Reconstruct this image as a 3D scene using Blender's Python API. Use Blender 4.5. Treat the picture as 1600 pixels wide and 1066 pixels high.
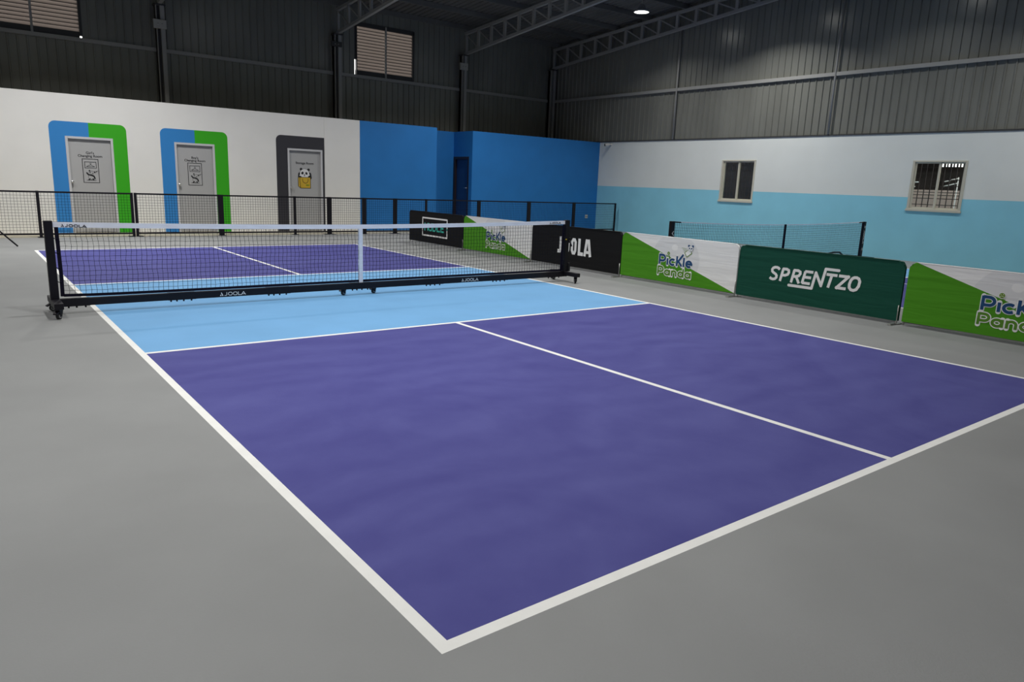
import bpy, bmesh, math, random
from mathutils import Vector, Matrix
random.seed(7)
for o in list(bpy.data.objects): bpy.data.objects.remove(o)
SC = bpy.context.scene
C = SC.collection
PI = math.pi

# ------------------------------------------------------------------ camera
YAW, PITCH, ROLL = 0.6613690114, -0.2143836095, 0.0395803503
FPX = 1126.13
cam_d = bpy.data.cameras.new('camera'); cam = bpy.data.objects.new('camera', cam_d); C.objects.link(cam)
f = Vector((math.sin(YAW)*math.cos(PITCH), math.cos(YAW)*math.cos(PITCH), math.sin(PITCH)))
r0 = Vector((math.cos(YAW), -math.sin(YAW), 0)); u0 = r0.cross(f)
cr, sr = math.cos(ROLL), math.sin(ROLL)
r = r0*cr + u0*sr; u = u0*cr - r0*sr
cam.matrix_world = Matrix(((r.x, u.x, -f.x, -1.09006), (r.y, u.y, -f.y, -1.69655), (r.z, u.z, -f.z, 1.45632), (0, 0, 0, 1)))
cam_d.sensor_fit = 'HORIZONTAL'; cam_d.sensor_width = 36.0; cam_d.lens = FPX/1600*36
cam_d.clip_start = 0.05; cam_d.clip_end = 200
SC.camera = cam
# ------------------------------------------------------------------ world, exposure
SC.view_settings.view_transform = 'Standard'; SC.view_settings.look = 'None'
SC.view_settings.gamma = 1; SC.view_settings.exposure = 0.0; SC.view_settings.use_curve_mapping = False
w = bpy.data.worlds.new('world'); SC.world = w; w.use_nodes = True
bg = w.node_tree.nodes['Background']; bg.inputs[0].default_value = (1.0, 0.985, 0.96, 1); bg.inputs[1].default_value = 2.6
# high bay lamps (light of each lamp is made in its builder)
LAMP_COL = (1.0, 0.985, 0.95)
LAMP_SPREAD = 132
# (x, y, z, watts of light): outputs fitted singly to the hall's brightness, most lamps unseen
LAMP_SCALE = 0.525
LAMPS = [(15.2, 13.8, 6.41, 73), (15.2, 10.3, 6.41, 212), (15.2, 6.6, 6.41, 51), (15.2, 2.9, 6.41, 140),
         (11.0, 14.3, 6.20, 236), (10.9, 6.6, 6.41, 97), (10.9, 2.9, 6.41, 14),
         (6.3, 13.8, 6.41, 118), (6.3, 6.6, 6.41, 178), (6.3, 2.9, 6.41, 132),
         (1.7, 13.8, 6.41, 376), (1.7, 10.3, 6.41, 47), (1.7, 6.6, 6.41, 106), (1.7, 2.9, 6.41, 210),
         (-1.8, 13.8, 6.41, 168), (-1.8, 10.3, 6.41, 13), (-1.8, 6.6, 6.41, 28), (-1.8, 2.9, 6.41, 150), (-1.8, -0.9, 6.41, 102),
         (-5.2, 13.8, 6.41, 31), (-5.2, -0.9, 6.41, 13)]

# ------------------------------------------------------------------ materials
def lin(c):
    return tuple((v/255/12.92 if v/255 <= 0.04045 else ((v/255+0.055)/1.055)**2.4) for v in c)
def mat(name, col, rough=0.6, metal=0.0, spec=0.5, var=0.0, vscale=3.0, bump=0.0, bscale=60.0, emit=None, estr=0.0, stretch=None, det=3.0):
    m = bpy.data.materials.new(name); m.use_nodes = True
    nt = m.node_tree; b = nt.nodes['Principled BSDF']
    b.inputs['Base Color'].default_value = (*col, 1); b.inputs['Roughness'].default_value = rough
    b.inputs['Metallic'].default_value = metal
    b.inputs['Specular IOR Level'].default_value = spec
    if emit:
        b.inputs['Emission Color'].default_value = (*emit, 1); b.inputs['Emission Strength'].default_value = estr
    if var or bump:
        tc = nt.nodes.new('ShaderNodeTexCoord'); mp = nt.nodes.new('ShaderNodeMapping')
        nt.links.new(tc.outputs['Object'], mp.inputs[0])
        if stretch: mp.inputs['Scale'].default_value = stretch
    if var:
        n = nt.nodes.new('ShaderNodeTexNoise'); n.inputs['Scale'].default_value = vscale; n.inputs['Detail'].default_value = det
        nt.links.new(mp.outputs[0], n.inputs['Vector'])
        cr_ = nt.nodes.new('ShaderNodeValToRGB')
        cr_.color_ramp.elements[0].position = 0.3; cr_.color_ramp.elements[1].position = 0.7
        cr_.color_ramp.elements[0].color = (*[c*(1-var) for c in col], 1); cr_.color_ramp.elements[1].color = (*[min(1, c*(1+var)) for c in col], 1)
        nt.links.new(n.outputs['Fac'], cr_.inputs[0]); nt.links.new(cr_.outputs[0], b.inputs['Base Color'])
    if bump:
        n2 = nt.nodes.new('ShaderNodeTexNoise'); n2.inputs['Scale'].default_value = bscale; n2.inputs['Detail'].default_value = 4
        nt.links.new(mp.outputs[0], n2.inputs['Vector'])
        bp = nt.nodes.new('ShaderNodeBump'); bp.inputs['Strength'].default_value = bump; bp.inputs['Distance'].default_value = 0.01
        nt.links.new(n2.outputs['Fac'], bp.inputs['Height']); nt.links.new(bp.outputs[0], b.inputs['Normal'])
    return m
M = {}
M['floor_grey'] = mat('floor_grey', (0.262, 0.268, 0.270), 0.72, spec=0.25, var=0.06, vscale=1.2, bump=0.12, bscale=120, det=6)
M['court_blue'] = mat('court_light_blue', (0.165, 0.385, 0.67), 0.7, spec=0.25, var=0.05, vscale=1.5, bump=0.1, bscale=100, det=6)
M['line'] = mat('court_line_white', (0.82, 0.82, 0.80), 0.7, spec=0.25, var=0.03, vscale=8, bump=0.1, bscale=100)
M['concrete'] = mat('bare_concrete', (0.50, 0.46, 0.36), 0.8, var=0.12, vscale=5, bump=0.2)
def purple():
    m = mat('court_purple', (0.055, 0.052, 0.215), 0.7, spec=0.2, bump=0.1, bscale=110)
    nt = m.node_tree; b = nt.nodes['Principled BSDF']
    tc = nt.nodes.new('ShaderNodeTexCoord')
    n = nt.nodes.new('ShaderNodeTexNoise'); n.inputs['Scale'].default_value = 0.7; n.inputs['Detail'].default_value = 3; n.inputs['Distortion'].default_value = 2.6
    wv = nt.nodes.new('ShaderNodeTexWave'); wv.wave_type = 'RINGS'; wv.inputs['Scale'].default_value = 0.8; wv.inputs['Distortion'].default_value = 11; wv.inputs['Detail'].default_value = 3; wv.inputs['Detail Scale'].default_value = 0.8
    n3 = nt.nodes.new('ShaderNodeTexNoise'); n3.inputs['Scale'].default_value = 9; n3.inputs['Detail'].default_value = 6
    for q in (n, wv, n3): nt.links.new(tc.outputs['Object'], q.inputs['Vector'])
    a = nt.nodes.new('ShaderNodeMath'); a.operation = 'MULTIPLY'; a.inputs[1].default_value = 0.13
    nt.links.new(wv.outputs['Fac'], a.inputs[0])
    a2 = nt.nodes.new('ShaderNodeMath'); a2.operation = 'MULTIPLY_ADD'; a2.inputs[1].default_value = 0.75
    nt.links.new(n.outputs['Fac'], a2.inputs[0]); nt.links.new(a.outputs[0], a2.inputs[2])
    a3 = nt.nodes.new('ShaderNodeMath'); a3.operation = 'MULTIPLY_ADD'; a3.inputs[1].default_value = 0.22
    nt.links.new(n3.outputs['Fac'], a3.inputs[0]); nt.links.new(a2.outputs[0], a3.inputs[2])
    cr_ = nt.nodes.new('ShaderNodeValToRGB'); e = cr_.color_ramp.elements
    e[0].position = 0.32; e[0].color = (0.058, 0.057, 0.240, 1); e[1].position = 0.82; e[1].color = (0.088, 0.090, 0.300, 1)
    nt.links.new(a3.outputs[0], cr_.inputs[0]); nt.links.new(cr_.outputs[0], b.inputs['Base Color'])
    return m
M['court_purple'] = purple()
M['wall_white'] = mat('wall_white', (0.84, 0.83, 0.80), 0.75, var=0.02, vscale=1.5)
M['wall_white_cool'] = mat('wall_white_cool', (0.82, 0.86, 0.83), 0.75, var=0.02, vscale=1.5)
M['wall_blue'] = mat('wall_deep_blue', (0.014, 0.185, 0.53), 0.6, var=0.05, vscale=1.5)
M['wall_sky'] = mat('wall_light_blue', (0.29, 0.70, 0.87), 0.7, var=0.04, vscale=1.5)
M['paint_blue'] = mat('paint_blue', (0.03, 0.24, 0.62), 0.6)
M['paint_green'] = mat('paint_green', (0.035, 0.42, 0.004), 0.6)
M['paint_charcoal'] = mat('paint_charcoal', (0.035, 0.034, 0.042), 0.6)
M['door_grey'] = mat('door_grey', (0.44, 0.44, 0.44), 0.5)
M['door_frame'] = mat('door_frame_grey', (0.60, 0.60, 0.62), 0.5)
M['door_dark'] = mat('door_dark_brown', (0.025, 0.016, 0.018), 0.4)
M['door_navy'] = mat('door_navy', (0.012, 0.05, 0.16), 0.4)
M['ink'] = mat('ink_black', (0.012, 0.012, 0.014), 0.6)
M['white'] = mat('print_white', (0.78, 0.78, 0.78), 0.6)
M['yellow'] = mat('print_yellow', (0.62, 0.40, 0.03), 0.6)
M['chrome'] = mat('chrome', (0.75, 0.75, 0.75), 0.2, metal=1.0)
M['clad'] = mat('metal_cladding', (0.235, 0.24, 0.215), 0.25, spec=0.7, metal=0.1, var=0.12, vscale=1.2, stretch=(1, 1, 0.4))
M['roof'] = mat('roof_sheet', (0.13, 0.13, 0.125), 0.55, var=0.15, vscale=1.0)
M['steel'] = mat('painted_steel', (0.35, 0.35, 0.335), 0.5)
M['steel_dark'] = mat('dark_steel', (0.05, 0.05, 0.05), 0.5)
M['box'] = mat('junction_box_grey', (0.42, 0.42, 0.38), 0.5)
M['louvre'] = mat('louvre_slat', (0.10, 0.083, 0.072), 0.6)
M['black'] = mat('black_powder_coat', (0.007, 0.006, 0.010), 0.5, spec=0.3)
M['black_cloth'] = mat('black_cloth', (0.010, 0.009, 0.020), 0.9, spec=0.1)
M['cord'] = mat('net_cord', (0.012, 0.012, 0.02), 0.9, spec=0.1)
M['tape'] = mat('net_tape', (0.86, 0.87, 0.95), 0.8, var=0.06, vscale=6, stretch=(1, 1, 6))
M['rubber'] = mat('rubber', (0.02, 0.02, 0.02), 0.6)
M['wheel'] = mat('wheel_grey', (0.35, 0.35, 0.36), 0.4)
M['alu'] = mat('brushed_aluminium', (0.42, 0.42, 0.40), 0.35, metal=0.8)
M['frame_beige'] = mat('window_frame_beige', (0.62, 0.60, 0.50), 0.5)
M['grill'] = mat('grill_dark', (0.05, 0.035, 0.035), 0.6)
M['plastic_white'] = mat('plastic_white', (0.7, 0.7, 0.68), 0.4)
M['lamp_shell'] = mat('lamp_shell', (0.45, 0.46, 0.48), 0.35, metal=0.6)
M['lens'] = mat('lamp_lens', (0.9, 0.9, 0.9), 0.4, emit=(1, 0.99, 0.95), estr=9.0)
M['yellow_tag'] = mat('yellow_tag', (0.8, 0.6, 0.05), 0.5)
M['shed'] = mat('shed_sheet', (0.034, 0.026, 0.024), 0.8, var=0.4, vscale=2)
M['ground'] = mat('outside_ground', (0.18, 0.16, 0.13), 0.9, var=0.2)
def fabric(name, col, spec=0.25):
    m = mat(name, col, 0.75, spec=spec)
    nt = m.node_tree; b = nt.nodes['Principled BSDF']
    tc = nt.nodes.new('ShaderNodeTexCoord'); mp = nt.nodes.new('ShaderNodeMapping')
    mp.inputs['Scale'].default_value = (1, 0.55, 5.5); mp.inputs['Rotation'].default_value = (0.10, 0, 0)
    n = nt.nodes.new('ShaderNodeTexNoise'); n.inputs['Scale'].default_value = 1.7; n.inputs['Detail'].default_value = 2.5; n.inputs['Distortion'].default_value = 0.5
    nt.links.new(tc.outputs['Object'], mp.inputs[0]); nt.links.new(mp.outputs[0], n.inputs['Vector'])
    bp = nt.nodes.new('ShaderNodeBump'); bp.inputs['Strength'].default_value = 0.20; bp.inputs['Distance'].default_value = 0.05
    nt.links.new(n.outputs['Fac'], bp.inputs['Height']); nt.links.new(bp.outputs[0], b.inputs['Normal'])
    return m
M['fab_black'] = fabric('banner_black', (0.009, 0.009, 0.010), 0.18)
M['fab_dgreen'] = fabric('banner_dark_green', (0.004, 0.072, 0.046))
M['fab_green'] = fabric('banner_green', (0.075, 0.30, 0.012))
M['fab_white'] = fabric('banner_white', (0.90, 0.895, 0.89))
M['fab_grey'] = fabric('banner_pale_grey', (0.80, 0.80, 0.81))
M['logo_navy'] = fabric('logo_navy', (0.018, 0.075, 0.20))
M['logo_green'] = fabric('logo_green', (0.11, 0.27, 0.03))
M['logo_olive'] = fabric('logo_olive', (0.16, 0.30, 0.03))
M['logo_teal'] = fabric('logo_teal', (0.06, 0.52, 0.42))
def brick():
    m = mat('brown_brick', (0.2, 0.13, 0.11), 0.9)
    nt = m.node_tree; b = nt.nodes['Principled BSDF']
    tc = nt.nodes.new('ShaderNodeTexCoord'); n = nt.nodes.new('ShaderNodeTexBrick')
    mp = nt.nodes.new('ShaderNodeMapping'); mp.inputs['Rotation'].default_value = (PI/2, 0, PI/2)
    nt.links.new(tc.outputs['Object'], mp.inputs[0]); nt.links.new(mp.outputs[0], n.inputs['Vector'])
    n.inputs['Scale'].default_value = 1.0; n.inputs['Brick Width'].default_value = 0.4; n.inputs['Row Height'].default_value = 0.2; n.inputs['Mortar Size'].default_value = 0.012
    n.inputs['Color1'].default_value = (0.62, 0.47, 0.42, 1); n.inputs['Color2'].default_value = (0.50, 0.37, 0.33, 1); n.inputs['Mortar'].default_value = (0.10, 0.08, 0.07, 1)
    nt.links.new(n.outputs['Color'], b.inputs['Base Color'])
    return m
M['brick'] = brick()
def glass():
    m = bpy.data.materials.new('window_glass'); m.use_nodes = True; nt = m.node_tree
    for n in list(nt.nodes): nt.nodes.remove(n)
    o = nt.nodes.new('ShaderNodeOutputMaterial'); mx = nt.nodes.new('ShaderNodeMixShader'); t = nt.nodes.new('ShaderNodeBsdfTransparent'); g = nt.nodes.new('ShaderNodeBsdfGlossy')
    t.inputs[0].default_value = (0.85, 0.87, 0.86, 1); g.inputs['Roughness'].default_value = 0.03; mx.inputs[0].default_value = 0.02
    nt.links.new(t.outputs[0], mx.inputs[1]); nt.links.new(g.outputs[0], mx.inputs[2]); nt.links.new(mx.outputs[0], o.inputs[0])
    return m
M['glass'] = glass()
def translucent():
    m = M['louvre']; nt = m.node_tree; b = nt.nodes['Principled BSDF']; o = [n for n in nt.nodes if n.type == 'OUTPUT_MATERIAL'][0]
    t = nt.nodes.new('ShaderNodeBsdfTranslucent'); t.inputs[0].default_value = (0.125, 0.104, 0.092, 1)
    mx = nt.nodes.new('ShaderNodeMixShader'); mx.inputs[0].default_value = 0.55
    nt.links.new(b.outputs[0], mx.inputs[1]); nt.links.new(t.outputs[0], mx.inputs[2]); nt.links.new(mx.outputs[0], o.inputs[0])
translucent()

# ------------------------------------------------------------------ mesh helpers
class MB:
    def __init__(s): s.v = []; s.f = []; s.m = []; s.sm = []; s.mats = []
    def mi(s, m):
        if m not in s.mats: s.mats.append(m)
        return s.mats.index(m)
    def poly(s, pts, m, smooth=False):
        i = len(s.v); s.v += [tuple(p) for p in pts]; s.f.append(tuple(range(i, i+len(pts)))); s.m.append(s.mi(m)); s.sm.append(smooth)
    def hexa(s, p, m):
        i = len(s.v); s.v += [tuple(q) for q in p]; k = s.mi(m)
        for q in ((0, 3, 2, 1), (4, 5, 6, 7), (0, 1, 5, 4), (1, 2, 6, 5), (2, 3, 7, 6), (3, 0, 4, 7)):
            s.f.append(tuple(i+a for a in q)); s.m.append(k); s.sm.append(False)
    def box(s, x0, x1, y0, y1, z0, z1, m):
        s.hexa([(x0, y0, z0), (x1, y0, z0), (x1, y1, z0), (x0, y1, z0), (x0, y0, z1), (x1, y0, z1), (x1, y1, z1), (x0, y1, z1)], m)
    def bar(s, a, b, wd, h, m, up=(0, 0, 1)):
        a = Vector(a); b = Vector(b); d = (b-a).normalized(); up = Vector(up)
        if abs(d.dot(up)) > 0.99: up = Vector((1, 0, 0))
        sd = d.cross(up).normalized(); up2 = sd.cross(d).normalized()
        P = []
        for q in (a, b):
            for i, j in ((-1, -1), (1, -1), (1, 1), (-1, 1)): P.append(q+sd*(i*wd/2)+up2*(j*h/2))
        s.hexa(P, m)
    def tube(s, pts, r, m, n=8, cap=True, smooth=True):
        pts = [Vector(p) for p in pts]; k = s.mi(m); i0 = len(s.v)
        rr = r if isinstance(r, (list, tuple)) else [r]*len(pts)
        ref = None
        for i, p in enumerate(pts):
            d = (pts[min(i+1, len(pts)-1)]-pts[max(i-1, 0)]).normalized()
            if ref is None:
                ref = Vector((0, 0, 1)) if abs(d.z) < 0.9 else Vector((1, 0, 0))
            a = d.cross(ref).normalized(); b = a.cross(d).normalized(); ref = b
            for j in range(n):
                t = 2*PI*j/n+PI/n; s.v.append(tuple(p+(a*math.cos(t)+b*math.sin(t))*rr[i]))
        for i in range(len(pts)-1):
            for j in range(n):
                s.f.append((i0+i*n+j, i0+i*n+(j+1) % n, i0+(i+1)*n+(j+1) % n, i0+(i+1)*n+j)); s.m.append(k); s.sm.append(smooth)
        if cap:
            s.f.append(tuple(i0+j for j in reversed(range(n)))); s.m.append(k); s.sm.append(False)
            e = i0+(len(pts)-1)*n; s.f.append(tuple(e+j for j in range(n))); s.m.append(k); s.sm.append(False)
    def lathe(s, prof, m, n=24, org=(0, 0, 0), ax=(0, 0, 1)):
        ax = Vector(ax).normalized(); ref = Vector((1, 0, 0)) if abs(ax.x) < 0.9 else Vector((0, 1, 0)); a = ax.cross(ref).normalized(); b = ax.cross(a)
        k = s.mi(m); i0 = len(s.v); org = Vector(org)
        for (r_, z_) in prof:
            for j in range(n):
                t = 2*PI*j/n; s.v.append(tuple(org+ax*z_+(a*math.cos(t)+b*math.sin(t))*r_))
        for i in range(len(prof)-1):
            for j in range(n):
                s.f.append((i0+i*n+j, i0+i*n+(j+1) % n, i0+(i+1)*n+(j+1) % n, i0+(i+1)*n+j)); s.m.append(k); s.sm.append(True)
    def prism(s, pts, dirv, m, mside=None):
        d = Vector(dirv); k = s.mi(m); ks = s.mi(mside or m); i = len(s.v); n = len(pts)
        s.v += [tuple(p) for p in pts]; s.v += [tuple(Vector(p)+d) for p in pts]
        s.f.append(tuple(i+j for j in range(n))); s.m.append(k); s.sm.append(False)
        s.f.append(tuple(i+n+j for j in reversed(range(n)))); s.m.append(k); s.sm.append(False)
        for j in range(n): s.f.append((i+j, i+n+j, i+n+(j+1) % n, i+(j+1) % n)); s.m.append(ks); s.sm.append(False)
    def build(s, name, parent=None, loc=None, bevel=0.0, recalc=True):
        me = bpy.data.meshes.new(name); me.from_pydata(s.v, [], s.f)
        for mm in s.mats: me.materials.append(M[mm])
        me.polygons.foreach_set('material_index', s.m); me.polygons.foreach_set('use_smooth', s.sm)
        if recalc:
            b = bmesh.new(); b.from_mesh(me); bmesh.ops.recalc_face_normals(b, faces=b.faces); b.to_mesh(me); b.free()
        me.update()
        o = bpy.data.objects.new(name, me); C.objects.link(o)
        if parent: o.parent = parent
        if loc: o.location = loc
        if bevel:
            md = o.modifiers.new('bevel', 'BEVEL'); md.width = bevel; md.segments = 2; md.limit_method = 'ANGLE'; md.angle_limit = 0.6
        return o
def root(name, label, cat, loc=(0, 0, 0), group=None, rotz=0):
    o = bpy.data.objects.new(name, None); C.objects.link(o); o.location = loc; o.rotation_euler = (0, 0, rotz); o.empty_display_size = 0.2
    o['label'] = label; o['category'] = cat
    if group: o['group'] = group
    return o
def tag(o, label, cat, group=None):
    o['label'] = label; o['category'] = cat
    if group: o['group'] = group
    return o
def struct(o, label, cat):
    o['kind'] = 'structure'; o['label'] = label; o['category'] = cat; return o
def sroot(name, label, cat, loc=(0, 0, 0)):
    o = bpy.data.objects.new(name, None); C.objects.link(o); o.location = loc; o.empty_display_size = 0.2
    return struct(o, label, cat)
def copy_tree(src, loc, label=None, parent=None):
    c = src.copy(); C.objects.link(c); c.parent = parent
    if loc is not None: c.location = loc
    if label: c['label'] = label
    for ch in list(src.children): copy_tree(ch, None, None, c)
    return c
# flat lettering: strokes in a (u, v) plane mapped by a function to 3-D
def arc(cx, cy, rx, ry, a0, a1, n=12):
    return [(cx+rx*math.cos(math.radians(a0+(a1-a0)*i/n)), cy+ry*math.sin(math.radians(a0+(a1-a0)*i/n))) for i in range(n+1)]
LAYER = 0.00011
def lift(mb, fn):
    # every stroke of one print lies a hair above the one before it
    o = Vector(fn(0, 0)); n = (Vector(fn(1, 0))-o).cross(Vector(fn(0, 1))-o).normalized()
    mb.lay = getattr(mb, 'lay', 0)+1; d = n*(LAYER*mb.lay)
    return lambda a, b: tuple(Vector(fn(a, b))+d)
def ribbon(mb, pts, h, fn, m, closed, rs, re):
    n = len(pts); Lp, Rp = [], []; g = lift(mb, fn)
    def unit(p, q): l = math.hypot(q[0]-p[0], q[1]-p[1]) or 1e-9; return ((q[0]-p[0])/l, (q[1]-p[1])/l)
    for i, p in enumerate(pts):
        if closed: d0 = unit(pts[(i-1) % n], p); d1 = unit(p, pts[(i+1) % n])
        else: d0 = unit(pts[i-1], p) if i else unit(p, pts[1]); d1 = unit(p, pts[i+1]) if i < n-1 else d0
        nx, ny = -(d0[1]+d1[1]), d0[0]+d1[0]; l = math.hypot(nx, ny) or 1; nx /= l; ny /= l
        k = h/max(0.55, nx*-d0[1]+ny*d0[0])
        Lp.append((p[0]+nx*k, p[1]+ny*k)); Rp.append((p[0]-nx*k, p[1]-ny*k))
    for i in range(n if closed else n-1):
        j = (i+1) % n; mb.poly([g(*Rp[i]), g(*Rp[j]), g(*Lp[j]), g(*Lp[i])], m)
    if not closed:
        for flag, p, q in ((rs, pts[0], pts[1]), (re, pts[-1], pts[-2])):
            if flag:
                d = unit(q, p); a0 = math.atan2(d[1], d[0])
                mb.poly([g(p[0]+h*math.cos(a0+PI*(t/8-0.5)), p[1]+h*math.sin(a0+PI*(t/8-0.5))) for t in range(9)], m)
def stroke(mb, pts, wd, fn, m, ends=False):
    h = wd/2; P = [pts[0]]
    for p in pts[1:]:
        if math.hypot(p[0]-P[-1][0], p[1]-P[-1][1]) > 1e-6: P.append(p)
    closed = len(P) > 3 and math.hypot(P[0][0]-P[-1][0], P[0][1]-P[-1][1]) < 1e-5
    def turn(a, b, c):
        t = math.atan2(c[1]-b[1], c[0]-b[0])-math.atan2(b[1]-a[1], b[0]-a[0]); return abs((t+PI) % (2*PI)-PI)
    sharp = [i for i in range(1, len(P)-1) if turn(P[i-1], P[i], P[i+1]) > 1.25]
    if closed and not sharp:
        ribbon(mb, P[:-1], h, fn, m, True, False, False); return
    cuts = [0]+sharp+[len(P)-1]
    for a, b in zip(cuts[:-1], cuts[1:]):
        seg = list(P[a:b+1])
        def ext(p, q): l = math.hypot(p[0]-q[0], p[1]-q[1]); return (p[0]+(p[0]-q[0])/l*h*0.96, p[1]+(p[1]-q[1])/l*h*0.96)
        s0, s1 = a != 0 or closed, b != len(P)-1 or closed
        n0 = ext(seg[0], seg[1]) if s0 and not ends else seg[0]; n1 = ext(seg[-1], seg[-2]) if s1 and not ends else seg[-1]
        seg[0], seg[-1] = n0, n1
        ribbon(mb, seg, h, fn, m, False, ends, ends)
def disc(mb, cx, cy, rx, ry, fn, m, n=24, rot=0):
    P = []; g = lift(mb, fn)
    for j in range(n):
        a = 2*PI*j/n; x = rx*math.cos(a); y = ry*math.sin(a)
        P.append(g(cx+x*math.cos(rot)-y*math.sin(rot), cy+x*math.sin(rot)+y*math.cos(rot)))
    mb.poly(P, m)
def text_mesh(name, s, size, loc, rot, m, parent=None, align='CENTER', offset=0.0, xs=1.0, kind=None):
    cu = bpy.data.curves.new(name, 'FONT'); cu.body = s; cu.size = size; cu.align_x = align; cu.offset = offset; cu.space_line = 0.9
    t = bpy.data.objects.new(name+'_src', cu); C.objects.link(t)
    bpy.context.view_layer.update()
    me = bpy.data.meshes.new_from_object(t.evaluated_get(bpy.context.evaluated_depsgraph_get()))
    bpy.data.objects.remove(t); me.name = name
    me.materials.clear(); me.materials.append(M[m])
    o = bpy.data.objects.new(name, me); C.objects.link(o); o.location = loc; o.rotation_euler = rot; o.scale = (xs, 1, 1)
    if parent: o.parent = parent
    return o

# ------------------------------------------------------------------ big dimensions
XR, YB, YS = 17.272, 17.3, 20.05        # right wall, partition wall, far cladding
XL, YF = -7.0, -8.0
HW = 3.0; BAND = 1.515
YRIDGE = 6.05
def ztop(y):
    d = YS-y
    return 6.33+0.075*d if y >= YRIDGE else 6.33+0.075*(YS-YRIDGE)-0.075*(YRIDGE-y)
def zbot(y):
    d = YS-y
    return 5.60+0.102*d if y >= YRIDGE else 5.60+0.102*(YS-YRIDGE)-0.102*(YRIDGE-y)
def zsheet(y): return ztop(y)+0.16

# ------------------------------------------------------------------ floor (painted courts are part of it)
LW = 0.0508
def court_breaks(x0):
    xs = [x0, x0+LW, x0+2.972, x0+3.0228, x0+3.0736, x0+6.096-LW, x0+6.096]
    ys = [0, LW, 4.572, 4.572+LW, 8.839-LW, 8.839, 13.411-LW, 13.411]
    return xs, ys
def court_mat(x, y, x0, shift):
    u = x-x0
    if not (0 < u < 6.096 and 0 < y < 13.411): return None
    if u < LW or u > 6.096-LW or y < LW or y > 13.411-LW: return 'line'
    if 4.572 < y < 4.572+LW or 8.839-LW < y < 8.839: return 'line'
    if 4.572 < y < 8.839: return 'court_blue'
    c0, c1 = (3.0228, 3.0736) if (y < 6 or not shift) else (2.972, 3.0228)
    if c0 < u < c1: return 'line'
    return 'court_purple'
xs = [XL, 17.45]; ys = [YF, 16.08, 20.2]
for x0 in (0.0, 9.144):
    a, b = court_breaks(x0); xs += a; ys += b
xs = sorted(set(round(v, 4) for v in xs)); ys = sorted(set(round(v, 4) for v in ys))
mb = MB()
for i in range(len(xs)-1):
    for j in range(len(ys)-1):
        cx, cy = (xs[i]+xs[i+1])/2, (ys[j]+ys[j+1])/2
        m = court_mat(cx, cy, 0.0, True) or court_mat(cx, cy, 9.144, False) or ('concrete' if cy > 16.08 else 'floor_grey')
        mb.poly([(xs[i], ys[j], 0), (xs[i+1], ys[j], 0), (xs[i+1], ys[j+1], 0), (xs[i], ys[j+1], 0)], m)
fl = mb.build('floor', recalc=False)
bmf = bmesh.new(); bmf.from_mesh(fl.data); bmesh.ops.remove_doubles(bmf, verts=bmf.verts, dist=1e-4)
bmf.to_mesh(fl.data); bmf.free()
struct(fl, 'grey painted floor with two purple and light blue courts marked in white lines', 'floor')

# ------------------------------------------------------------------ corrugated sheet
def corrugate(mb, axis, a0, a1, pos, z0, z1f, inward, m='clad', period=0.2):
    # vertical sheet running along axis from a0 to a1; inward = sign of the room side
    def P(t, off, z): return (t, pos+off*inward, z) if axis == 'x' else (pos+off*inward, t, z)
    t = a0; prof = []
    while t < a1-1e-6:
        for dt, off in ((0, 0), (0.150, 0), (0.162, 0.026), (0.184, 0.026), (0.196, 0)):
            if t+dt < a1: prof.append((t+dt, off))
        t += period
    prof.append((a1, 0))
    for (ta, oa), (tb, ob) in zip(prof[:-1], prof[1:]):
        mb.poly([P(ta, oa, z0), P(tb, ob, z0), P(tb, ob, z1f(tb)), P(ta, oa, z1f(ta))], m)

# ------------------------------------------------------------------ partition wall with recess
T = 0.15
DOORS = [(1.055, 1.99, 2.11), (3.286, 4.207, 2.12), (6.032, 6.99, 2.145)]
mb = MB()
def wall_seg_x(mb, x0, x1, m, openings, y0=YB, y1=YB+T, z1=HW):
    cur = x0
    for (a, b, h) in openings:
        mb.box(cur, a, y0, y1, 0, z1, m); mb.box(a, b, y0, y1, h, z1, m); cur = b
    mb.box(cur, x1, y0, y1, 0, z1, m)
wall_seg_x(mb, XL, 8.085, 'wall_white', DOORS)
wall_seg_x(mb, 8.085, 10.574, 'wall_blue', [])
XS_ = 11.857; YR_ = 18.36
mb.box(10.574-T, 10.574, YB+T, YR_+T, 0, HW, 'wall_blue')
mb.box(10.574, XS_, YR_, YR_+T, 0, HW, 'wall_blue')
# side wall of the recess with the dark door
mb.box(XS_, XS_+T, YB, 17.475, 0, HW, 'wall_blue'); mb.box(XS_, XS_+T, 17.475, 18.345, 2.235, HW, 'wall_blue'); mb.box(XS_, XS_+T, 18.345, YR_+T, 0, HW, 'wall_blue')
mb.box(XS_+T, XR, YB, YB+T, 0, HW, 'wall_blue')
# slight pilaster beside the storage door
mb.box(7.05, 7.36, YB-0.012, YB, 0, HW, 'wall_white')
# top slab over the rooms
mb.box(XL, 10.574-T, YB+T, YS-0.05, 2.86, 2.96, 'concrete'); mb.box(XS_+T, XR, YB+T, YS-0.05, 2.86, 2.96, 'concrete')
wb = struct(mb.build('wall_back'), 'white and deep blue partition wall along the far side of the hall', 'wall')
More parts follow.
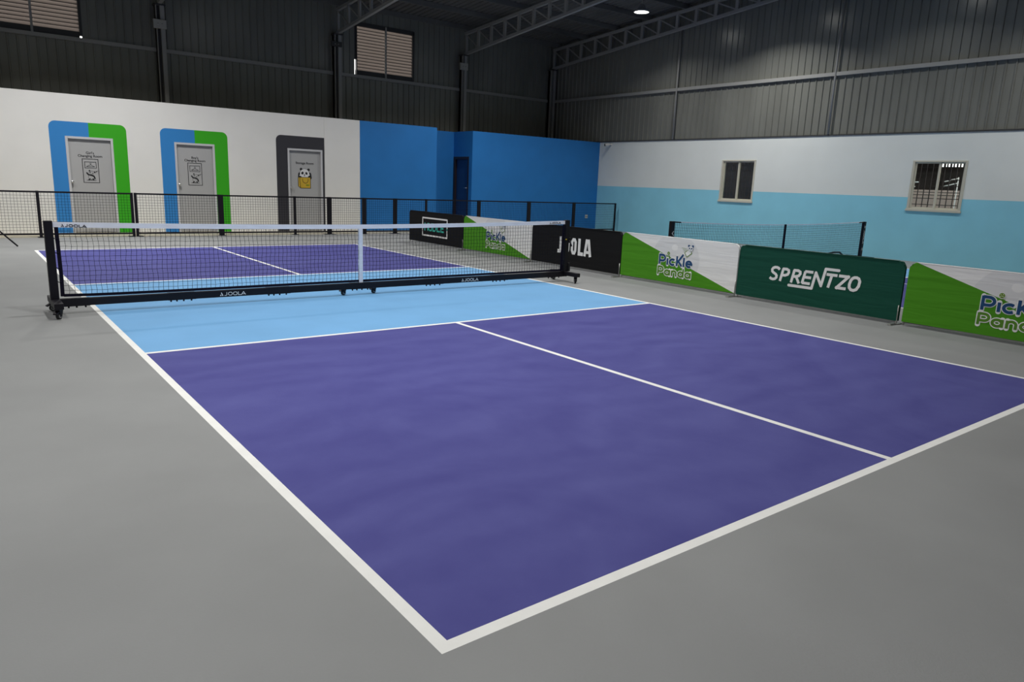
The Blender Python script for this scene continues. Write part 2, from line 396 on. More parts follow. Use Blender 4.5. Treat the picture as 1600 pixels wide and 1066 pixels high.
# painted surrounds of the doors
def surround(x0, x1, h, r_, dx0, dx1, dh, ml, mr, name, round_right=True):
    mid = (x0+x1)/2; y = YB-0.003; mb = MB()
    left = [(x0, y, 0)]+[(p[0], y, p[1]) for p in arc(x0+r_, h-r_, r_, r_, 180, 90, 6)]+[(mid, y, h), (mid, y, dh), (dx0, y, dh), (dx0, y, 0)]
    if round_right: right = [(dx1, y, 0), (dx1, y, dh), (mid, y, dh), (mid, y, h)]+[(p[0], y, p[1]) for p in arc(x1-r_, h-r_, r_, r_, 90, 0, 6)]+[(x1, y, 0)]
    else: right = [(dx1, y, 0), (dx1, y, dh), (mid, y, dh), (mid, y, h), (x1, y, h), (x1, y, 0)]
    mb.prism(left, (0, 0.003, 0), ml); mb.prism(right, (0, 0.003, 0), mr)
    o = mb.build('painted_surround', wb); o['label'] = name; return o
surround(0.765, 2.275, 2.42, 0.13, 1.055, 1.99, 2.11, 'paint_blue', 'paint_green', "blue and green painted surround of the girl's changing room door")
surround(2.985, 4.520, 2.425, 0.13, 3.286, 4.207, 2.12, 'paint_blue', 'paint_green', "blue and green painted surround of the boy's changing room door")
surround(5.735, 7.045, 2.465, 0.13, 6.032, 6.99, 2.145, 'paint_charcoal', 'paint_charcoal', 'charcoal painted surround of the storage room door', False)

# ------------------------------------------------------------------ room doors
YD = YB+0.045
def door(n, x0, x1, h, label, knob):
    R_ = sroot('door_%d' % n, label, 'door', (x0, YB, 0)); W = x1-x0
    mb = MB(); t = 0.05
    mb.box(0, t, -0.008, 0.12, 0, h, 'door_frame'); mb.box(W-t, W, -0.008, 0.12, 0, h, 'door_frame'); mb.box(t, W-t, -0.008, 0.12, h-t, h, 'door_frame')
    mb.build('door_frame', R_, bevel=0.003)
    mb = MB(); mb.box(t+0.004, W-t-0.004, 0.045, 0.085, 0.01, h-t-0.006, 'door_grey'); leaf = mb.build('door_leaf', R_, bevel=0.002)
    mb = MB(); kx, kz = knob; kx -= x0
    mb.lathe([(0.0, 0), (0.036, 0), (0.036, 0.006), (0.014, 0.01), (0.012, 0.035), (0.028, 0.045), (0.032, 0.06), (0.024, 0.074), (0, 0.078)], 'chrome', 16, (kx, 0.045, kz), (0, -1, 0))
    mb.build('door_knob', leaf)
    return R_, leaf
def dfn(cx, z0, x0):   # door-plane mapping: u right, v up, metres about (cx, z0)
    return lambda a, b: (cx-x0+a, 0.0435, z0+b)
def hanger_panel(leaf, x0, x1p, x2p, zt, zb):
    cx = (x1p+x2p)/2; W = x2p-x1p; H = zt-zb; s = W/0.32
    fn = dfn(cx, zb, x0); mb = MB(); k = 'ink'
    stroke(mb, [(-W/2, 0), (W/2, 0), (W/2, H), (-W/2, H), (-W/2, 0)], 0.013, fn, k)
    a = W*0.36; z1 = H*0.88; z0 = H*0.62
    stroke(mb, [(-a, z0), (a, z0), (a, z1), (-a, z1), (-a, z0)], 0.011, fn, k)
    # coat hanger
    zc = z0+0.03
    stroke(mb, [(-0.085*s, zc), (0.085*s, zc), (0, zc+0.045*s), (-0.085*s, zc)], 0.009, fn, k)
    stroke(mb, [(0, zc+0.045*s), (0, zc+0.055*s)]+arc(0, zc+0.07*s, 0.015*s, 0.013*s, -60, 200, 8), 0.008, fn, k)
    # small dancing bear pictogram
    bz = H*0.10
    stroke(mb, [(-0.10*s, bz), (0.10*s, bz)], 0.009, fn, k)
    stroke(mb, [(-0.055*s, bz+0.012), (-0.03*s, bz+0.03)], 0.024, fn, k, True); stroke(mb, [(0.045*s, bz+0.012), (0.03*s, bz+0.03)], 0.024, fn, k, True)
    stroke(mb, arc(0.0, bz+0.075*s, 0.062*s, 0.06*s, 0, 360, 18), 0.006, fn, k)
    stroke(mb, [(-0.085*s, bz+0.165*s), (-0.06*s, bz+0.13*s), (0.0, bz+0.115*s), (0.055*s, bz+0.09*s), (0.07*s, bz+0.045*s)], 0.03, fn, k, True)
    stroke(mb, arc(0.015*s, bz+0.165*s, 0.058*s, 0.045*s, -10, 190, 14), 0.005, fn, k)
    disc(mb, -0.03*s, bz+0.218*s, 0.017, 0.014, fn, k); disc(mb, 0.075*s, bz+0.185*s, 0.015, 0.018, fn, k)
    disc(mb, -0.015*s, bz+0.175*s, 0.011, 0.010, fn, k); disc(mb, 0.035*s, bz+0.155*s, 0.010, 0.012, fn, k)
    disc(mb, 0.11*s, bz+0.20*s, 0.013, 0.012, fn, k); disc(mb, 0.135*s, bz+0.215*s, 0.008, 0.008, fn, k)
    mb.build('pictogram', leaf)
d1, leaf = door(1, 1.055, 1.99, 2.11, "grey girl's changing room door, leftmost of the three", (1.128, 1.128))
text_mesh('door_lettering', "Girl's\nChanging Room", 0.075, (1.518-1.055, 0.0425, 1.745), (PI/2, 0, 0), 'ink', leaf, offset=0.0012)
hanger_panel(leaf, 1.055, 1.355, 1.665, 1.635, 1.12)
d2, leaf = door(2, 3.286, 4.207, 2.12, "grey boy's changing room door in the middle of the three", (3.352, 1.138))
text_mesh('door_lettering', "Boy's\nChanging Room", 0.075, (3.745-3.286, 0.0425, 1.755), (PI/2, 0, 0), 'ink', leaf, offset=0.0012)
hanger_panel(leaf, 3.286, 3.575, 3.89, 1.65, 1.13)
d3, leaf = door(3, 6.032, 6.99, 2.145, 'grey storage room door in a charcoal surround', (6.117, 1.142))
text_mesh('door_lettering', 'Storage Room', 0.085, (6.51-6.032, 0.0425, 1.755), (PI/2, 0, 0), 'ink', leaf, offset=0.0013)
# bear peeping out of a yellow bag
fn = dfn(6.50, 1.14, 6.032); mb = MB()
def off(fn, d): return lambda a, b: (fn(a, b)[0], fn(a, b)[1]-d, fn(a, b)[2])
g = off(fn, 0.0008); g2 = off(fn, 0.0016); g3 = off(fn, 0.0024)
stroke(mb, [(-0.14, 0.27), (-0.13, 0.36)], 0.09, fn, 'ink', True); stroke(mb, [(0.15, 0.27), (0.14, 0.36)], 0.09, fn, 'ink', True)
disc(mb, -0.095, 0.485, 0.035, 0.035, fn, 'ink'); disc(mb, 0.11, 0.475, 0.035, 0.035, fn, 'ink')
disc(mb, 0.0, 0.375, 0.135, 0.125, g, 'ink'); disc(mb, 0.0, 0.375, 0.128, 0.118, g2, 'white')
disc(mb, -0.06, 0.385, 0.032, 0.038, g3, 'ink', rot=-0.5); disc(mb, 0.05, 0.38, 0.03, 0.036, g3, 'ink', rot=0.5)
disc(mb, -0.005, 0.345, 0.017, 0.013, g3, 'ink'); disc(mb, -0.005, 0.315, 0.02, 0.01, g3, 'ink')
disc(mb, -0.125, 0.325, 0.016, 0.018, g3, 'white'); disc(mb, 0.12, 0.34, 0.02, 0.02, g3, 'white')
q = off(fn, 0.0032); q2 = off(fn, 0.004)
mb.poly([q(*p) for p in [(-0.185, 0.28), (0.165, 0.285), (0.165, -0.01), (-0.115, -0.012), (-0.185, 0.04)]], 'ink')
mb.poly([q2(*p) for p in [(-0.172, 0.268), (-0.148, 0.268), (-0.128, 0.01), (-0.172, 0.045)]], 'yellow')
mb.poly([q2(*p) for p in [(-0.135, 0.268), (0.152, 0.273), (0.152, 0.002), (-0.112, 0.0)]], 'yellow')
q3 = off(fn, 0.0048)
stroke(mb, [(-0.06, 0.235)]+arc(0.015, 0.2, 0.075, 0.075, 180, 360, 10)+[(0.09, 0.24)], 0.011, q3, 'ink')
stroke(mb, [(0.03, 0.06), (0.05, 0.085), (0.06, 0.06), (0.085, 0.09), (0.1, 0.06), (0.125, 0.09)], 0.012, q3, 'fab_green')
mb.build('pictogram', leaf)
# dark door in the recess
R4 = sroot('door_4', 'dark navy door in the shaded blue recess', 'door', (XS_, 17.475, 0))
mb = MB(); DW = 0.87; DH = 2.235
mb.box(-0.01, 0.12, 0, 0.07, 0, DH, 'door_dark'); mb.box(-0.01, 0.12, DW-0.10, DW, 0, DH, 'door_dark'); mb.box(-0.01, 0.12, 0.07, DW-0.10, DH-0.08, DH, 'door_dark')
mb.build('door_frame', R4, bevel=0.003)
mb = MB(); mb.box(0.05, 0.09, 0.074, DW-0.104, 0.01, DH-0.085, 'door_navy'); leaf = mb.build('door_leaf', R4)
mb = MB(); mb.box(0.030, 0.05, 0.080, 0.130, 1.14, 1.38, 'plastic_white'); mb.tube([(0.035, 0.105, 1.28), (-0.02, 0.105, 1.28), (-0.025, 0.23, 1.28)], 0.012, 'chrome')
mb.build('door_handle', leaf)

# ------------------------------------------------------------------ right wall with two windows
WIN = [(10.90, 12.06, 1.205, 2.395), (5.375, 6.575, 1.215, 2.372)]
mb = MB(); X0, X1 = XR, XR+0.18
def rbox(y0, y1, z0, z1):
    if z0 < BAND: mb.box(X0, X1, y0, y1, z0, min(z1, BAND), 'wall_sky')
    if z1 > BAND: mb.box(X0, X1, y0, y1, max(z0, BAND), z1, 'wall_white_cool')
cur = YF
for (a, b, z0, z1) in sorted(WIN):
    rbox(cur, a, 0, HW); rbox(a, b, 0, z0); rbox(a, b, z1, HW); cur = b
rbox(cur, YS, 0, HW)
struct(mb.build('wall_right'), 'right wall, light blue below and white above', 'wall')
for k, (a, b, z0, z1) in enumerate(WIN):
    nm = ['sliding window with beige frame, dark outside, farther from camera', 'sliding window with beige frame, brick and white tubes built for glass reflections seen through it'][k]
    R_ = sroot('window_%d' % (k+1), nm, 'window', (XR, a, z0)); W = b-a; H = z1-z0
    mb = MB(); t = 0.05
    for (y0_, y1_, za, zb_) in ((0, W, 0, t), (0, W, H-0.035, H), (0, t, t, H-0.035), (W-t, W, t, H-0.035)):
        mb.box(-0.015, 0.13, y0_, y1_, za, zb_, 'frame_beige')
    mb.box(-0.03, 0.0, -0.02, W+0.02, -0.02, 0.03, 'frame_beige')
    mb.build('window_frame', R_, bevel=0.003)
    for j in range(2):
        # j=0 : sash nearer the far corner (larger y), inner track
        ya, yb = ((W/2-0.02, W-t) if j == 0 else (t, W/2+0.02)); xa = 0.02 if j == 0 else 0.06
        mb = MB(); s = 0.032
        for (y0_, y1_, za, zb_) in ((ya, yb, t, t+s), (ya, yb, H-0.035-s, H-0.035), (ya, ya+s+0.01, t+s, H-0.035-s), (yb-s, yb, t+s, H-0.035-s)):
            mb.box(xa, xa+0.03, y0_, y1_, za, zb_, 'frame_beige')
        so = mb.build('sash', R_)
        mb = MB(); mb.box(xa+0.013, xa+0.017, ya+s, yb-s, t+s, H-0.035-s, 'glass'); mb.build('pane', so)
    mb = MB(); xg = 0.155
    n = 9
    for i in range(1, n): mb.bar((xg, W*i/n, 0), (xg, W*i/n, H), 0.017, 0.017, 'grill')
    n = 8
    for i in range(1, n): mb.bar((xg+0.01, 0, H*i/n), (xg+0.01, W, H*i/n), 0.017, 0.017, 'grill')
    mb.build('security_grill', R_)

# ------------------------------------------------------------------ far cladding with louvre openings
LOUV = [(-0.20, 1.93, 4.58, 6.02), (9.25, 11.33, 4.58, 6.10)]
mb = MB(); zlo = 0.0
corrugate(mb, 'x', XL, XR+0.1, YS, zlo, lambda t: 4.58, -1)
cur = XL
for (a, b, z0, z1) in LOUV:
    corrugate(mb, 'x', cur, a, YS, 4.58, lambda t: zsheet(YS), -1)
    corrugate(mb, 'x', a, b, YS, z1, lambda t: zsheet(YS), -1); cur = b
corrugate(mb, 'x', cur, XR+0.1, YS, 4.58, lambda t: zsheet(YS), -1)
struct(mb.build('wall_upper_back', recalc=False), 'dark ribbed metal cladding above the partition wall', 'wall')
mb = MB(); corrugate(mb, 'y', YF, YS, XR+0.06, HW+0.03, lambda t: zsheet(t), -1)
struct(mb.build('wall_upper_right', recalc=False), 'grey green ribbed metal cladding above the right wall', 'wall')
mb = MB(); mb.box(XR-0.02, XR+0.2, YF, YS, HW, HW+0.035, 'steel_dark')
struct(mb.build('trim_1'), 'dark flashing strip on top of the right wall', 'trim')
mb = MB(); mb.box(XL-0.15, XL, YF, YS, 0, 3.0, 'wall_white'); mb.box(XL-0.15, XL, YF, YS, 3.0, 7.4, 'clad')
struct(mb.build('wall_left'), 'left wall outside the view, white below and metal above', 'wall')
mb = MB(); mb.box(XL-0.15, XR+0.2, YF-0.15, YF, 0, 3.0, 'wall_white'); mb.box(XL-0.15, XR+0.2, YF-0.15, YF, 3.0, 6.5, 'clad')
struct(mb.build('wall_front'), 'wall behind the camera, white below and metal above', 'wall')

# louvre windows
for k, (a, b, z0, z1) in enumerate(LOUV):
    lb = ['louvred opening high on the far cladding at the left edge', 'louvred opening high on the far cladding above the blue wall'][k]
    R_ = sroot('window_%d' % (k+3), lb, 'window', (a, YS, z0)); W = b-a; H = z1-z0; mb = MB()
    xl = 0.05
    mb.box(xl-0.0, xl+0.03, -0.03, 0.06, 0, H, 'steel_dark'); mb.box(W-0.05, W+0.01, -0.03, 0.06, 0.02 if k else 0.05, H, 'steel_dark'); mb.box(0, W, -0.03, 0.06, H-0.10, H+0.02, 'steel_dark')
    mb.box(xl, W-(0 if k else 0.05), -0.01, 0.07, 0.0, 0.14, 'steel_dark')
    mb.box(0, xl, -0.0, 0.03, 0.45, H, 'steel_dark')
    mb.build('window_frame', R_)
    mb = MB(); mb.box(W/2-0.025+0.02, W/2+0.025+0.02, -0.05, -0.0, 0, H, 'steel'); mb.build('mullion', R_)
    n = int((H-0.17)/0.0915)
    for (xa, xb) in ((xl+0.03, W/2+0.02), (W/2+0.02, W-0.045)):
        mb = MB()
        for i in range(n):
            zc = 0.14+0.0915*i
            mb.poly([(xa, 0.015, zc), (xb, 0.015, zc), (xb, 0.030, zc+0.05), (xa, 0.030, zc+0.05)], 'louvre')
            mb.poly([(xa, 0.030, zc+0.05), (xb, 0.030, zc+0.05), (xb, 0.055, zc+0.102), (xa, 0.055, zc+0.102)], 'louvre')
            mb.box(xa, xb, 0.004, 0.016, zc-0.010, zc+0.004, 'steel_dark')
        mb.build('louvre_panel', R_, recalc=False)

# ------------------------------------------------------------------ roof: ribbed sheets and purlins
mb = MB(); prof = []; t = XL-0.15
while t < XR+0.2:
    for dt, o_ in ((0, 0), (0.13, 0), (0.15, 0.03), (0.18, 0.03)): prof.append((t+dt, o_))
    t += 0.2
ysec = [YS+0.1, YRIDGE, YF-0.15]
for (ta, oa), (tb, ob) in zip(prof[:-1], prof[1:]):
    for ya, yb in zip(ysec[:-1], ysec[1:]):
        mb.poly([(ta, ya, zsheet(ya)+oa), (tb, ya, zsheet(ya)+ob), (tb, yb, zsheet(yb)+ob), (ta, yb, zsheet(yb)+oa)], 'roof')
ce = struct(mb.build('ceiling', recalc=False), 'dark ribbed metal roof sheets on purlins', 'ceiling')
y = 19.6
while y > 2.0:
    mb = MB(); z = ztop(y); mb.box(XL+0.1, XR-0.05, y-0.03, y+0.03, z+0.005, z+0.15, 'roof'); mb.build('purlin', ce)
    y -= 1.45

# ------------------------------------------------------------------ columns, roof trusses, girts
TX = [(17.10, 'against the right wall'), (13.20, 'second from the right wall, above the blue wall'), (8.62, 'third from the right wall, left of the louvred opening'), (3.70, 'fourth from the right wall, above the white wall')]
STEP = 0.715
for (X, where) in TX:
    R_ = root('roof_truss', 'dark steel lattice roof truss '+where, 'roof truss', (X, YS-0.25, 0), 'sloping roof trusses')
    Y0 = YS-0.25
    def L(y, z): return (0, y-Y0, z)
    yend = YRIDGE
    for nm, fz, s_ in (('top_chord', ztop, -0.04), ('bottom_chord', zbot, 0.04)):
        mb = MB(); mb.bar(L(Y0+0.05, fz(Y0)+s_), L(yend, fz(yend)+s_), 0.09, 0.08, 'steel'); mb.build(nm, R_)
    y = Y0; k = 0
    while y > yend+0.1:
        mb = MB(); mb.bar(L(y, zbot(y)+0.04), L(y, ztop(y)-0.04), 0.06, 0.10 if k else 0.08, 'steel', up=(0, 1, 0)); mb.build('vertical', R_)
        y2 = y-STEP
        if y2 > yend-0.3:
            mb = MB(); mb.bar(L(y, ztop(y)-0.08), L(y2, zbot(y2)+0.08), 0.03, 0.035, 'steel'); mb.build('diagonal', R_)
        y = y2; k += 1
for (X, w_, lab) in ((17.10, 0.19, 'dark steel column in the far right corner'), (13.15, 0.15, 'dark steel column above the blue recess'), (8.60, 0.19, 'dark steel column left of the louvred opening'), (3.70, 0.19, 'dark steel column above the white wall by the middle door')):
    R_ = root('steel_column', lab, 'column', (X, YS-0.17, 0), 'steel columns along the far cladding')
    mb = MB(); top = zbot(YS-0.2)
    mb.box(-w_/2, -w_/2+0.014, -0.10, 0.10, 0, top, 'steel'); mb.box(w_/2-0.09, w_/2+0.01, -0.10, 0.0, 0, top, 'steel'); mb.box(-w_/2, w_/2, -0.008, 0.10, 0, top, 'steel_dark')
    mb.build('column_shaft', R_)
    mb = MB(); mb.box(-w_/2-0.04, w_/2+0.04, -0.14, 0.12, top-0.02, top+0.02, 'steel_dark'); mb.build('head_plate', R_)
for (x0, x1, z0, z1, y, lab) in ((3.515, 3.83, 5.03, 5.25, 19.7, 'grey box on the column above the white wall'), (12.94, 13.24, 5.14, 5.36, 19.7, 'small grey box on the column above the blue recess'), (8.36, 8.70, 5.26, 5.40, 19.7, 'dark box on the column left of the louvred opening')):
    R_ = root('junction_box', lab, 'box', ((x0+x1)/2, 19.78, z0), 'boxes on the steel columns')
    W = x1-x0; H = z1-z0; m_ = 'box' if z0 < 5.2 else 'steel_dark'
    mb = MB(); mb.box(-W/2, W/2, -0.06, 0.0, 0, H, m_); mb.build('housing', R_, bevel=0.008)
    mb = MB(); mb.box(-0.03, 0.03, 0.0, 0.025, 0.02, H-0.02, 'steel'); mb.build('mounting_bracket', R_)
    mb = MB()
    for sx in (-0.05, 0.05): mb.lathe([(0, 0), (0.016, 0), (0.014, 0.012), (0, 0.014)], 'chrome', 10, (sx, -0.06, H*0.5), (0, -1, 0))
    mb.build('screw', R_)
ZG = 4.53
mb = MB(); mb.box(XL, XR-0.1, YS-0.09, YS-0.028, ZG-0.045, ZG+0.045, 'steel')
tag(mb.build('wall_girt'), 'horizontal steel rail across the far metal cladding', 'rail')
mb = MB(); mb.box(XR-0.03, XR+0.032, YF, YS-0.2, ZG-0.045, ZG+0.045, 'steel')
tag(mb.build('wall_girt'), 'horizontal steel rail along the right metal cladding', 'rail')
for y, lab in ((14.02, 'thin steel post on the right cladding above the farther window'), (8.82, 'thin steel post on the right cladding above and between the windows')):
    mb = MB(); mb.tube([(XR-0.02, y, HW+0.035), (XR-0.02, y, zbot(y)+0.05)], 0.028, 'steel', 8)
    tag(mb.build('wall_post'), lab, 'post')
# small black clamps on top of the blue wall
for k, (x, where) in enumerate(((8.20, 'where the white wall meets the blue'), (9.80, 'above the middle of the left blue wall'), (13.0, 'above the blue wall right of the recess'))):
    mb = MB(); mb.box(x-0.12, x+0.05, YB+0.02, YB+0.06, HW, HW+0.02, 'ink'); mb.box(x, x+0.05, YB+0.02, YB+0.06, HW+0.02, HW+0.045, 'ink')
    tag(mb.build('wall_clamp'), 'tiny black clamp on the wall top '+where, 'clamp', 'clamps on the wall top')
# security camera
R_ = root('security_camera', 'small white security camera on the right wall near the corner', 'camera', (XR, 16.75, 2.92))
mb = MB(); mb.lathe([(0, 0), (0.045, 0), (0.04, 0.02), (0.018, 0.03), (0.018, 0.07)], 'plastic_white', 14, (0, 0, 0), (-1, 0, 0)); mb.build('mount', R_)
mb = MB(); mb.tube([(-0.04, 0.02, 0.0), (-0.07, 0.03, 0.0), (-0.12, 0.05, -0.01), (-0.21, 0.09, -0.025)], [0.03, 0.045, 0.05, 0.05], 'plastic_white', 14); mb.build('camera_body', R_)
mb = MB(); mb.tube([(-0.208, 0.089, -0.0245), (-0.222, 0.095, -0.027)], 0.04, 'ink', 14); mb.build('camera_lens', R_)
# wall socket
R_ = root('wall_socket', 'small white socket low on the blue wall by the corner', 'socket', (16.81, YB, 0.37))
mb = MB(); mb.box(-0.06, 0.06, -0.015, 0, 0, 0.12, 'plastic_white'); mb.build('faceplate', R_, bevel=0.004)
mb = MB()
for dx in (-0.028, 0.028): mb.box(dx-0.012, dx+0.012, -0.018, -0.014, 0.03, 0.09, 'steel_dark')
mb.build('socket_holes', R_)

# ------------------------------------------------------------------ high bay lamps
def make_lamp(loc, label):
    R_ = root('high_bay_lamp', label, 'lamp', loc, 'high bay lamps under the roof')
    mb = MB(); mb.lathe([(0.0, 0.20), (0.07, 0.20), (0.085, 0.16), (0.10, 0.10), (0.20, 0.06), (0.225, 0.0), (0.21, -0.005), (0.20, 0.03), (0.0, 0.04)], 'lamp_shell', 28); mb.build('lamp_shell', R_)
    mb = MB(); mb.lathe([(0.0, 0.006), (0.10, 0.004), (0.205, 0.006)], 'lens', 28); mb.build('lens', R_, recalc=False)
    h = ztop(loc[1])+0.0-loc[2]
    mb = MB(); mb.tube([(0, 0, 0.19), (0, 0, h+0.12)], 0.012, 'steel', 8); mb.build('hanging_rod', R_)
    ld = bpy.data.lights.new('lamp_light', 'AREA'); ld.shape = 'DISK'; ld.size = 0.38; ld.energy = LAMPS[0][3]*LAMP_SCALE; ld.color = LAMP_COL; ld.spread = math.radians(LAMP_SPREAD)
    lo = bpy.data.objects.new('lamp_light', ld); C.objects.link(lo); lo.parent = R_; lo.location = (0, 0, -0.012)
    return R_
first = make_lamp((15.2, 13.8, 6.41), 'round high bay lamp glowing white near the right truss')
first['group'] = 'high bay lamps under the roof'
for (x, y, z, wt) in LAMPS[1:]:
    c_ = copy_tree(first, (x, y, z), 'round high bay lamp hanging under the roof beyond the top of the picture')
    for q in c_.children:
        if q.type == 'LIGHT': q.data = q.data.copy(); q.data.energy = wt*LAMP_SCALE
        if q.name.startswith('hanging_rod'): q.scale.z = (ztop(y)+0.12-z)/(ztop(13.8)+0.12-6.41)

# ------------------------------------------------------------------ mesh fence in front of the partition
YFE = 16.12; FH = 0.945
def fence(x0, x1, mids, label, wide=0.055):
    R_ = root('fence_panel', label, 'fence', ((x0+x1)/2, YFE, 0), 'black mesh fence panels'); cx = (x0+x1)/2
    a, b = x0-cx, x1-cx; s = 0.034
    for nm, z in (('top_rail', FH-s), ('bottom_rail', 0.052)):
        mb = MB(); mb.box(a, b, -s/2, s/2, z, z+s, 'black'); mb.build(nm, R_)
    posts = [(a+0.026, 0.052), (b-0.026, 0.052)]+[(mx-cx, ww) for mx, ww in mids]
    for (px, ww) in posts:
        mb = MB(); mb.box(px-ww/2, px+ww/2, -s/2-0.004, s/2+0.004, 0.008, FH+0.004, 'black'); mb.build('post', R_)
        sh = 0.045 if px < a+0.1 else (-0.045 if px > b-0.1 else 0); mb = MB(); mb.box(px+sh-0.06, px+sh+0.06, -0.10, 0.10, 0, 0.010, 'black'); mb.build('foot_plate', R_)
    mb = MB(); p = 0.0585; n = int((b-a)/p); t_ = 0.0045
    for i in range(1, n):
        x = a+(b-a)*i/n; j = 0.004*math.sin(i*1.7)
        mb.bar((x, 0, 0.08), (x+j, 0, FH-s), t_, t_, 'cord', up=(0, 1, 0))
    nz = 14
    for i in range(1, nz):
        z = 0.086+(FH-s-0.086)*i/nz; mb.bar((a, 0, z), (b, 0, z+0.002*math.sin(i)), t_, t_, 'cord')
    mb.build('mesh_netting', R_)
    return R_
fence(-3.4, 2.105, [(0.345, 0.055), (-1.5, 0.055)], 'black mesh fence panel at the far left, before the leftmost door')
fence(2.125, 5.735+0.91, [(3.955, 0.115), (5.74, 0.055)], 'black mesh fence panel between the first two doors and the storage door')
fence(6.655, 8.545, [(7.63, 0.115)], 'black mesh fence panel where the white wall turns blue')
fence(8.555, 11.33, [(9.53, 0.06)], 'black mesh fence panel before the blue recess')
fence(11.34, 15.12, [(13.235, 0.13)], 'black mesh fence panel along the right blue wall')
fence(15.13, 17.06, [], 'black mesh fence panel ending by the light blue wall')

# ------------------------------------------------------------------ tripod whose leg enters at the left edge
R_ = root('tripod_stand', 'black tripod stand on the floor at the far left edge, one leg in view', 'tripod', (-0.66, 14.1, 0))
mb = MB(); mb.tube([(0, 0, 0.25), (0, 0, 1.3)], 0.016, 'black'); mb.build('pole', R_)
for a in (0, 120, 240):
    ca, sa = math.cos(math.radians(a)), math.sin(math.radians(a))
    mb = MB(); mb.tube([(0.01*ca, 0.01*sa, 0.52), (0.47*ca, 0.47*sa, 0.012)], 0.014, 'black'); mb.build('leg', R_)
mb = MB(); mb.tube([(0, 0, 0.46), (0, 0, 0.58)], 0.03, 'black', 12); mb.build('collar', R_)

# ------------------------------------------------------------------ casters
def add_caster(parent, x, y, rot=0.0, ztop_=0.10):
    R_ = bpy.data.objects.new('caster', None); C.objects.link(R_); R_.empty_display_size = 0.05
    # the fork is the mesh carrying the wheel
    bpy.data.objects.remove(R_)
    cr_, sr_ = math.cos(rot), math.sin(rot)
    def P(a, b, z): return (x+a*cr_-b*sr_, y+a*sr_+b*cr_, z)
    mb = MB()
    mb.hexa([P(-0.03, -0.025, ztop_-0.014), P(0.03, -0.025, ztop_-0.014), P(0.03, 0.025, ztop_-0.014), P(-0.03, 0.025, ztop_-0.014), P(-0.03, -0.025, ztop_), P(0.03, -0.025, ztop_), P(0.03, 0.025, ztop_), P(-0.03, 0.025, ztop_)], 'black')
    for sgn in (-1, 1):
        b0, b1 = sgn*0.019, sgn*0.024
        mb.prism([P(-0.02, b0, ztop_-0.012), P(0.03, b0, ztop_-0.012), P(0.005, b0, 0.026), P(-0.018, b0, 0.026)], Vector(P(0, b1, 0))-Vector(P(0, b0, 0)), 'black')
    mb.prism([P(-0.065, -0.02, 0.062), P(-0.02, -0.02, 0.085), P(-0.02, -0.02, 0.072), P(-0.06, -0.02, 0.05)], Vector(P(0, 0.02, 0))-Vector(P(0, -0.02, 0)), 'black')
    o = mb.build('caster', parent)
    mb = MB(); ax = Vector(P(0, 1, 0))-Vector(P(0, 0, 0)); c = P(-0.006, -0.015, 0.032)
    mb.lathe([(0.0, -0.001), (0.020, -0.001), (0.022, 0.001)], 'wheel', 18, c, ax)
    mb.lathe([(0.021, 0), (0.031, 0.002), (0.032, 0.015), (0.031, 0.028), (0.021, 0.03)], 'rubber', 18, c, ax)
    mb.lathe([(0.022, 0.029), (0.020, 0.031), (0.0, 0.031)], 'wheel', 18, c, ax)
    mb.build('wheel', o)
    return o

# brand mark: triangle with a slit, then J O O L A in wide strokes; height 1, returns strokes
def joola(mb, fn, h, m, x0=0.0, wide=1.35, wd=0.17, mark=True):
    def g_(a, b): return fn(x0+a*h, b*h)
    x = 0.0
    if mark:
        mb.poly([g_(0.0, 0), g_(0.42, 0), g_(0.42, 0.18), g_(0.22, 0.42)], m); mb.poly([g_(0.36, 1.0), g_(0.50, 1.0), g_(1.0, 0), g_(0.56, 0), g_(0.56, 0.3), g_(0.36, 0.65)], m)
        x = 1.25
    def S(p): stroke(mb, p, wd, g_, m)
    W = wide
    S([(x+W*0.55, 1), (x+W*0.55, 0.22), (x+W*0.42, wd/2), (x, wd/2)]); x += W*0.85
    for _ in range(2):
        a, b, c_ = x+wd/2, x+W-wd/2, 0.25
        S([(a+c_, wd/2), (b-c_, wd/2), (b, c_+0.05), (b, 0.95-c_), (b-c_, 1-wd/2), (a+c_, 1-wd/2), (a, 0.95-c_), (a, c_+0.05), (a+c_, wd/2)]); x += W*1.15
    S([(x+wd/2, 1), (x+wd/2, wd/2), (x+W*0.75, wd/2)]); x += W*0.72
    S([(x+0.05, 0), (x+W*0.55, 1-wd/2), (x+W*1.05, 0)]); S([(x+W*0.3, 0.25), (x+W*0.85, 0.25)]); x += W*1.1
    return x*h

